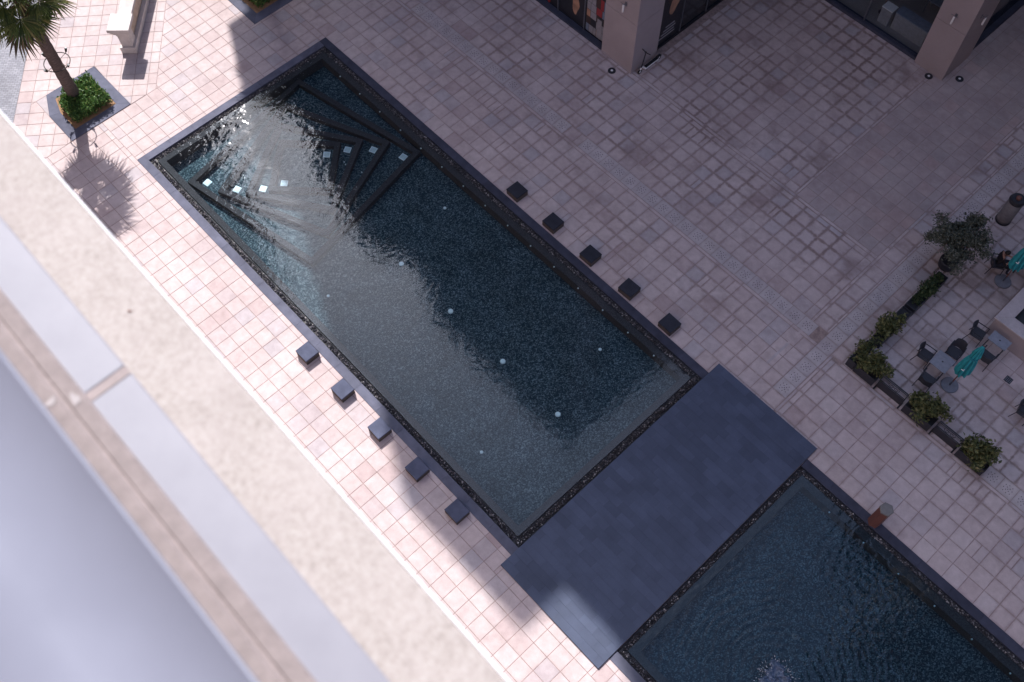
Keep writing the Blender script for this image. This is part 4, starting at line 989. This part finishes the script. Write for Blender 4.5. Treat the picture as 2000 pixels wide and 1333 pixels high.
# olive tree in a round pot
ot = empty('olive_tree', (25.42, 9.85, 0), label='grey green olive tree in a round dark pot on terrace corner', cat='tree')
b = MB(); b.lathe([(0.25, 0), (0.31, 0.08), (0.35, 0.40), (0.33, 0.50), (0.27, 0.46)], 22); b.obj('pot', M['planter'], ot, True)
b = MB(); b.tube([(0, 0, 0.4), (0.03, 0.02, 0.9), (-0.03, 0.05, 1.4)], [0.07, 0.055, 0.045], 9)
limbs = []
for k in range(11):
    a = k*2.4; e = Vector((math.cos(a)*random.uniform(0.4, 0.85), math.sin(a)*random.uniform(0.4, 0.85), random.uniform(1.5, 2.4))); limbs.append(e)
    b.tube([(-0.03, 0.05, 1.0+0.035*k), e*0.5+Vector((0, 0, 0.65)), e], [0.035, 0.02, 0.008], 5)
b.obj('trunk', M['bark'], ot, True)
b = MB(); cl = limbs+[Vector((random.gauss(-0.15, 0.46), random.gauss(0.05, 0.55), random.uniform(1.3, 2.45))) for _ in range(34)]
def ofn():
    c = random.choice(cl); return (c.x+random.gauss(0, 0.115), c.y+random.gauss(0, 0.115), c.z+random.gauss(0, 0.115))
leaves(b, 9000, ofn, 0.12, 0.2, 0.2); b.obj('crown', M['olive'], ot)['kind'] = 'stuff'
# cylinder bin
ob = empty('cylinder_bin', (25.68, 13.2, 0), label='tall grey cylindrical bin with black lid at the right edge', cat='bin')
b = MB(); b.lathe([(0.29, 0), (0.30, 0.04), (0.29, 0.08)], 26); b.obj('base_ring', M['black'], ob); b = MB(); b.lathe([(0.275, 0.08), (0.285, 0.3), (0.285, 1.25)], 26); b.obj('body', M['potmetal'], ob, True)
b = MB(); b.lathe([(0.30, 1.25), (0.305, 1.32), (0.26, 1.42)], 26); b.obj('lid', M['black'], ob); b = MB(); b.lathe([(0.10, 1.42), (0.10, 1.50), (0.04, 1.56)], 12); b.obj('knob', M['bollard'], ob)
# counter
ct = empty('terrace_counter', (28.0, 8.5, 0), label='beige walled counter with wide pale stone cap at right edge', cat='counter')
part('wall', 'beige', ct, (0.06, 5.0, 0.06, 0.46, 0, 1.04), (0.06, 0.46, 0.46, 3.6, 0, 1.04))
b = MB(); b.prism([(0, 0), (5, 0), (5, 0.5), (0.5, 0.5)], 1.04, 1.10, 0, 0.006); b.obj('cap_slab', M['tactile'], ct); b = MB(); b.prism([(0, 0.002), (0.498, 0.5), (0.498, 3.6), (0, 3.6)], 1.04, 1.10, 0, 0.006); b.obj('cap_slab', M['tactile'], ct)
part('inner_shelf', 'black', ct, (0.46, 5.0, 0.46, 3.6, 0.0, 0.6))
for i, (x, y, c_) in enumerate(((0.75, 0.8, 'greyprint'), (0.95, 1.05, 'red'), (1.2, 0.85, 'white'))):
    o_ = empty('storage_box', (28.0+x, 8.5+y, 0.6), 0.3*i, label=('grey', 'red', 'white')[i]+' box lying behind the pale counter', cat='box', group='boxes behind the counter')
    part('body', c_, o_, (-0.1, 0.1, -0.14, 0.14, 0, 0.16)); part('lid', 'black', o_, (-0.105, 0.105, -0.145, 0.145, 0.16, 0.185))
o_ = empty('floor_drain', (29.77, 7.55, 0), label='small square dark floor drain right of the closed parasol', cat='drain'); part('frame', 'black', o_, (-0.13, 0.13, -0.13, 0.13, -0.02, 0.006))
for k in range(4): part('slot_bar', 'frame', o_, (-0.10+0.06*k, -0.075+0.06*k, -0.10, 0.10, 0.006, 0.010))
# hexagonal post
hx_ = empty('hexagonal_post', (29.72, -0.13, 0.012), label='red brown six sided post standing on the second pool coping', cat='post')
b = MB(); b.prism([(0.22*math.cos(k*PI/3+0.3), 0.22*math.sin(k*PI/3+0.3)) for k in range(6)], 0, 1.28, 0, 0.0); b.obj('shaft', M['bollard'], hx_)
b = MB(); b.prism([(0.235*math.cos(k*PI/3+0.3), 0.235*math.sin(k*PI/3+0.3)) for k in range(6)], 1.28, 1.36, 0, 0.02); b.obj('cap', M['bollardtop'], hx_)
# ---------------------------------------------------------------- seated person
def person(loc, rz):
    o_ = empty('person', loc, rz, label='seated person in black looking down at a phone on the terrace', cat='person')
    V = {}; order = []
    def add(n, p, r_): V[n] = len(order); order.append((p, r_))
    add('pelvis', (-0.06, 0, 0.54), 0.135); add('waist', (-0.07, 0, 0.70), 0.125); add('chest', (-0.05, 0, 0.90), 0.15); add('neck', (-0.01, 0, 1.06), 0.055); 
    E_ = [('pelvis', 'waist'), ('waist', 'chest'), ('chest', 'neck')]
    for s, n in ((1, 'l'), (-1, 'r')):
        add('hip'+n, (-0.02, 0.09*s, 0.53), 0.095); add('knee'+n, (0.40, 0.12*s, 0.52), 0.065); add('ank'+n, (0.42, 0.12*s, 0.10), 0.042); add('toe'+n, (0.56, 0.13*s, 0.035), 0.032)
        add('sh'+n, (-0.05, 0.19*s, 0.99), 0.062); add('el'+n, (0.10, 0.25*s, 0.76), 0.042); add('wr'+n, (0.31, 0.10*s, 0.86), 0.030)
        E_ += [('pelvis', 'hip'+n), ('hip'+n, 'knee'+n), ('knee'+n, 'ank'+n), ('ank'+n, 'toe'+n), ('chest', 'sh'+n), ('sh'+n, 'el'+n), ('el'+n, 'wr'+n)]
    me = bpy.data.meshes.new('body'); me.from_pydata([p for p, _ in order], [(V[a], V[b_]) for a, b_ in E_], []); 
    ob_ = bpy.data.objects.new('body', me); COL.objects.link(ob_)
    sk = ob_.modifiers.new('skin', 'SKIN'); ss = ob_.modifiers.new('sub', 'SUBSURF'); ss.levels = 2; ss.render_levels = 2
    for i, (_, r_) in enumerate(order): me.skin_vertices[0].data[i].radius = (r_, r_)
    me.skin_vertices[0].data[0].use_root = True
    dg = bpy.context.evaluated_depsgraph_get(); ev = bpy.data.meshes.new_from_object(ob_.evaluated_get(dg)); bpy.data.objects.remove(ob_)
    ev.name = 'body'; ev.materials.clear()
    for m in ('shirt', 'jeans', 'skin'): ev.materials.append(M[m])
    for pl in ev.polygons:
        c = pl.center; pl.use_smooth = True
        pl.material_index = 2 if (c.z > 1.04 or (c.x > 0.13 and c.z > 0.70)) else (1 if c.z < 0.62 else 0)
    b_ = link('body', ev, o_)
    # head with face and hair, tipped towards the phone
    b = MB(); prof = []
    for j in range(11):
        t = PI*j/10; prof.append((max(0.004, 0.082*math.sin(t)*(1-0.12*math.cos(t))), -0.112*math.cos(t)))
    b.lathe(prof, 18); b.tube([(0.07, 0, 0.01), (0.10, 0, -0.02)], [0.01, 0.015], 6)
    for s in (-1, 1): b.tube([(0, 0.078*s, 0.015), (0, 0.09*s, -0.02)], [0.014, 0.012], 6)
    hd_ = b.obj('head', M['skin'], o_, True); hd_.location = (0.035, 0, 1.19); hd_.rotation_euler = (0, R(24), 0)
    b = MB(); vs = []; fs = []; n = 18
    for j in range(8):
        t = PI*0.62*j/7
        for k in range(n):
            a = 2*PI*k/n; cutf = 0.62 if math.cos(a) > 0.45 else 1.0; tt = t*cutf
            vs.append((0.094*math.sin(tt)*math.cos(a)-0.010, 0.094*math.sin(tt)*math.sin(a), 0.122*math.cos(tt)+0.004))
    for j in range(7):
        for k in range(n): fs.append((j*n+k, (j+1)*n+k, (j+1)*n+(k+1) % n, j*n+(k+1) % n))
    b.mesh(vs, fs); b.obj('hair', M['hair'], hd_, True)
    b = MB()
    for s in (-1, 1): b.lathe([(0.011, -0.004), (0.012, 0.004), (0.006, 0.008)], 8, 0, 0.076, 0.03*s)
    b.obj('eyes', M['hair'], hd_)
    for s in (-1, 1):
        b = MB(); b.tube([(0.30, 0.10*s, 0.86), (0.345, 0.075*s, 0.875), (0.375, 0.06*s, 0.88)], [0.028, 0.036, 0.030], 8)
        for q in range(4): y0 = 0.075*s-0.018*s*(q-1.5)*0; b.tube([(0.37, (0.045+0.014*q)*s, 0.885-0.006*q), (0.40+0.005*q, (0.035+0.012*q)*s, 0.90), (0.395, (0.02+0.008*q)*s, 0.915)], [0.010, 0.009, 0.007], 6)
        b.tube([(0.34, 0.05*s, 0.885), (0.355, 0.025*s, 0.91), (0.375, 0.01*s, 0.92)], [0.012, 0.010, 0.008], 6)
        b.obj('hand', M['skin'], o_, True)
    return o_
person((26.75, 11.03, 0), R(35))
a_ = R(35); hx0, hy0 = 26.75+0.40*math.cos(a_), 11.03+0.40*math.sin(a_)
o_ = empty('smartphone', (hx0, hy0, 0.91), a_, label='black smartphone held by the seated person', cat='phone')
b = MB(); b.box(-0.075, 0.075, -0.045, 0.045, 0, 0.012, 0, 0.003); b.obj('case', M['rubber'], o_); b = MB(); b.box(-0.066, 0.066, -0.038, 0.038, 0.012, 0.0135); b.obj('screen', M['blueprint'], o_)
for ch in o_.children: ch.rotation_euler = (0, R(-35), 0)

dist = empty('added_dark_tower', (0, 0, 0), label='unseen tower added to darken the reflection in the left of the pool', cat='building')  # unseen tower, added to darken the water reflection at left
part('wall', 'tower', dist, (-85, -60, -45, 13, 0, 115))
for k in range(28): part('floor_band', 'beige', dist, (-85.1, -59.85, -45.1, 13.1, 4+4*k, 4.4+4*k))
cafe = empty('added_shade_building', (0, 0, 0), label='tall unseen building added beyond the right edge to darken the terrace', cat='building')  # unseen building, added to block sky and darken the right side
part('wall', 'tower', cafe, (34.5, 60, 9.0, 48, 0, 40)); part('wing', 'tower', cafe, (30.2, 34.5, 15.5, 48, 0, 40)); part('rear_wing', 'tower', cafe, (19.7, 34.5, 48.2, 60, 0, 40))  # wings likewise added to cut down skylight at the upper right
for k in range(10): part('floor_band', 'beige', cafe, (34.4, 60.1, 8.9, 48.1, 3.6+3.6*k, 3.9+3.6*k))
# ---------------------------------------------------------------- the building the camera looks down from
home = empty('ledge_building', (29, -18, 0), label='building with stone window ledges in the blurred foreground', cat='building'); home.location = (0, 0, 0)
CY, CZ = CAM.y, CAM.z
part('wall', 'facade', home, (-30, 70, -34, CY-0.12, 0, CZ-3.25)); part('upper_wall', 'facade', home, (-30, 70, -34, CY-1.2, CZ-3.0, CZ+14))
d1, d2, d3, d4 = 3.0, 2.55, 2.52, 1.9
def ledge_stones(name, mat, y0, y1, z0, z1, x0, step, gap, c=0.004):
    x = x0
    while x < 34:
        b = MB(); b.box(x+gap/2, x+step-gap/2, y0, y1, z0, z1, 0, c); b.obj(name, M[mat], home); x += step
part('cornice', 'granite', home, (16, 34, CY-0.14, CY+0.0925*d1, CZ-d1-0.22, CZ-d1), c=0.012)
part('edge_highlight', 'white', home, (16, 34, CY+0.0925*d1-0.001, CY+0.0925*d1+0.007, CZ-d1-0.05, CZ-d1-0.004), c=0.003)  # thin white strip painting the sun highlight along the cornice edge
part('ledge_core', 'mortar', home, (16, 34, CY-0.5, CY+0.012*d2-0.012, CZ-d1, CZ-d2-0.030))
xj = 29.052-0.71*d2+0.12
for x0, x1 in ((xj-2.0, xj-0.004), (xj+0.028, xj+2.0), (xj-4.03, xj-2.03), (xj+2.03, xj+4.0)):
    b = MB(); b.box(x0, x1, CY-0.075*d2, CY+0.010*d2, CZ-d2-0.030, CZ-d2, 0, 0.004); b.obj('ledge_slab', M['marble'], home)
part('mortar_joint', 'mortar', home, (xj-0.0035, xj+0.0275, CY-0.10*d2, CY+0.0095*d2, CZ-d2-0.03, CZ-d2-0.0006))
part('bedding_strip', 'mortar', home, (16, 34, CY-0.0625*d3, CY-0.042*d3, CZ-d2-0.03, CZ-d3), c=0.006)
part('bedding_strip', 'mortar', home, (16, 34, CY-0.16*d3, CY-0.0655*d3, CZ-d2-0.03, CZ-d3+0.012), c=0.006)
part('groove_fill', 'mortar', home, (16, 34, CY-0.07*d3, CY-0.06*d3, CZ-d2-0.03, CZ-d3-0.004))
for (dx, dy, s) in ((0.03, -0.053, 0.014), (0.0, -0.074, 0.012)):
    b = MB(); b.prism(blob(0, 0, s*1.5, s*0.8, 14, 0.22, dx*40, dy*60), -0.004, 0.0018); q = b.obj('sealant_patch', M['sealant'], home); q.location = (xj+dx-0.02, CY+dy*d3, CZ-d3+(0.012 if dy < -0.0655 else 0.0))
# rounded sill closest to the camera
b = MB(); vs = []; fs = []; prof = []
ye = CY-0.083*d4; zt = CZ-d4
prof = [(ye-0.30, zt-0.20), (ye-0.12, zt-0.14), (ye-0.012, zt-0.022), (ye, zt-0.016), (ye, zt-0.003), (ye-0.003, zt), (ye-0.008, zt)]
yy, zz = ye-0.010, zt-0.002
for k in range(24):
    prof.append((yy, zz)); th = R(36)*(1-(k/23))**1.3; yy -= 0.010; zz -= 0.010*math.tan(th)
prof += [(ye-0.75, zz), (ye-0.75, zt-0.20)]
n = len(prof)
for x in (16, 34): vs += [(x, y, z) for y, z in prof]
fs = [(i, n+i, n+(i+1) % n, (i+1) % n) for i in range(n)]+[tuple(reversed(range(n))), tuple(range(n, 2*n))]
b.mesh(vs, fs); b.obj('window_sill', M['sill'], home, True)
part('sill_support', 'mortar', home, (16, 34, CY-1.25, ye-0.31, CZ-3.25, CZ-d4-0.20))
o_ = empty('dry_leaf', (29.052-0.72*d1, CY+0.052*d1, CZ-d1+0.002), 0.6, label='small dry brown leaf lying on the stone ledge', cat='leaf')
b = MB(); b.mesh([(-0.009, 0, 0), (0, 0.004, 0.003), (0.010, 0.001, 0.001), (0, -0.004, 0.003), (0.0, 0, 0.0005)], [(0, 4, 1), (4, 2, 1), (0, 3, 4), (4, 3, 2)]); b.obj('blade', M['wood'], o_)
b = MB(); b.tube([(0.010, 0.001, 0.001), (0.016, 0.003, 0.001)], 0.0007, 4); b.obj('stalk', M['wood'], o_)
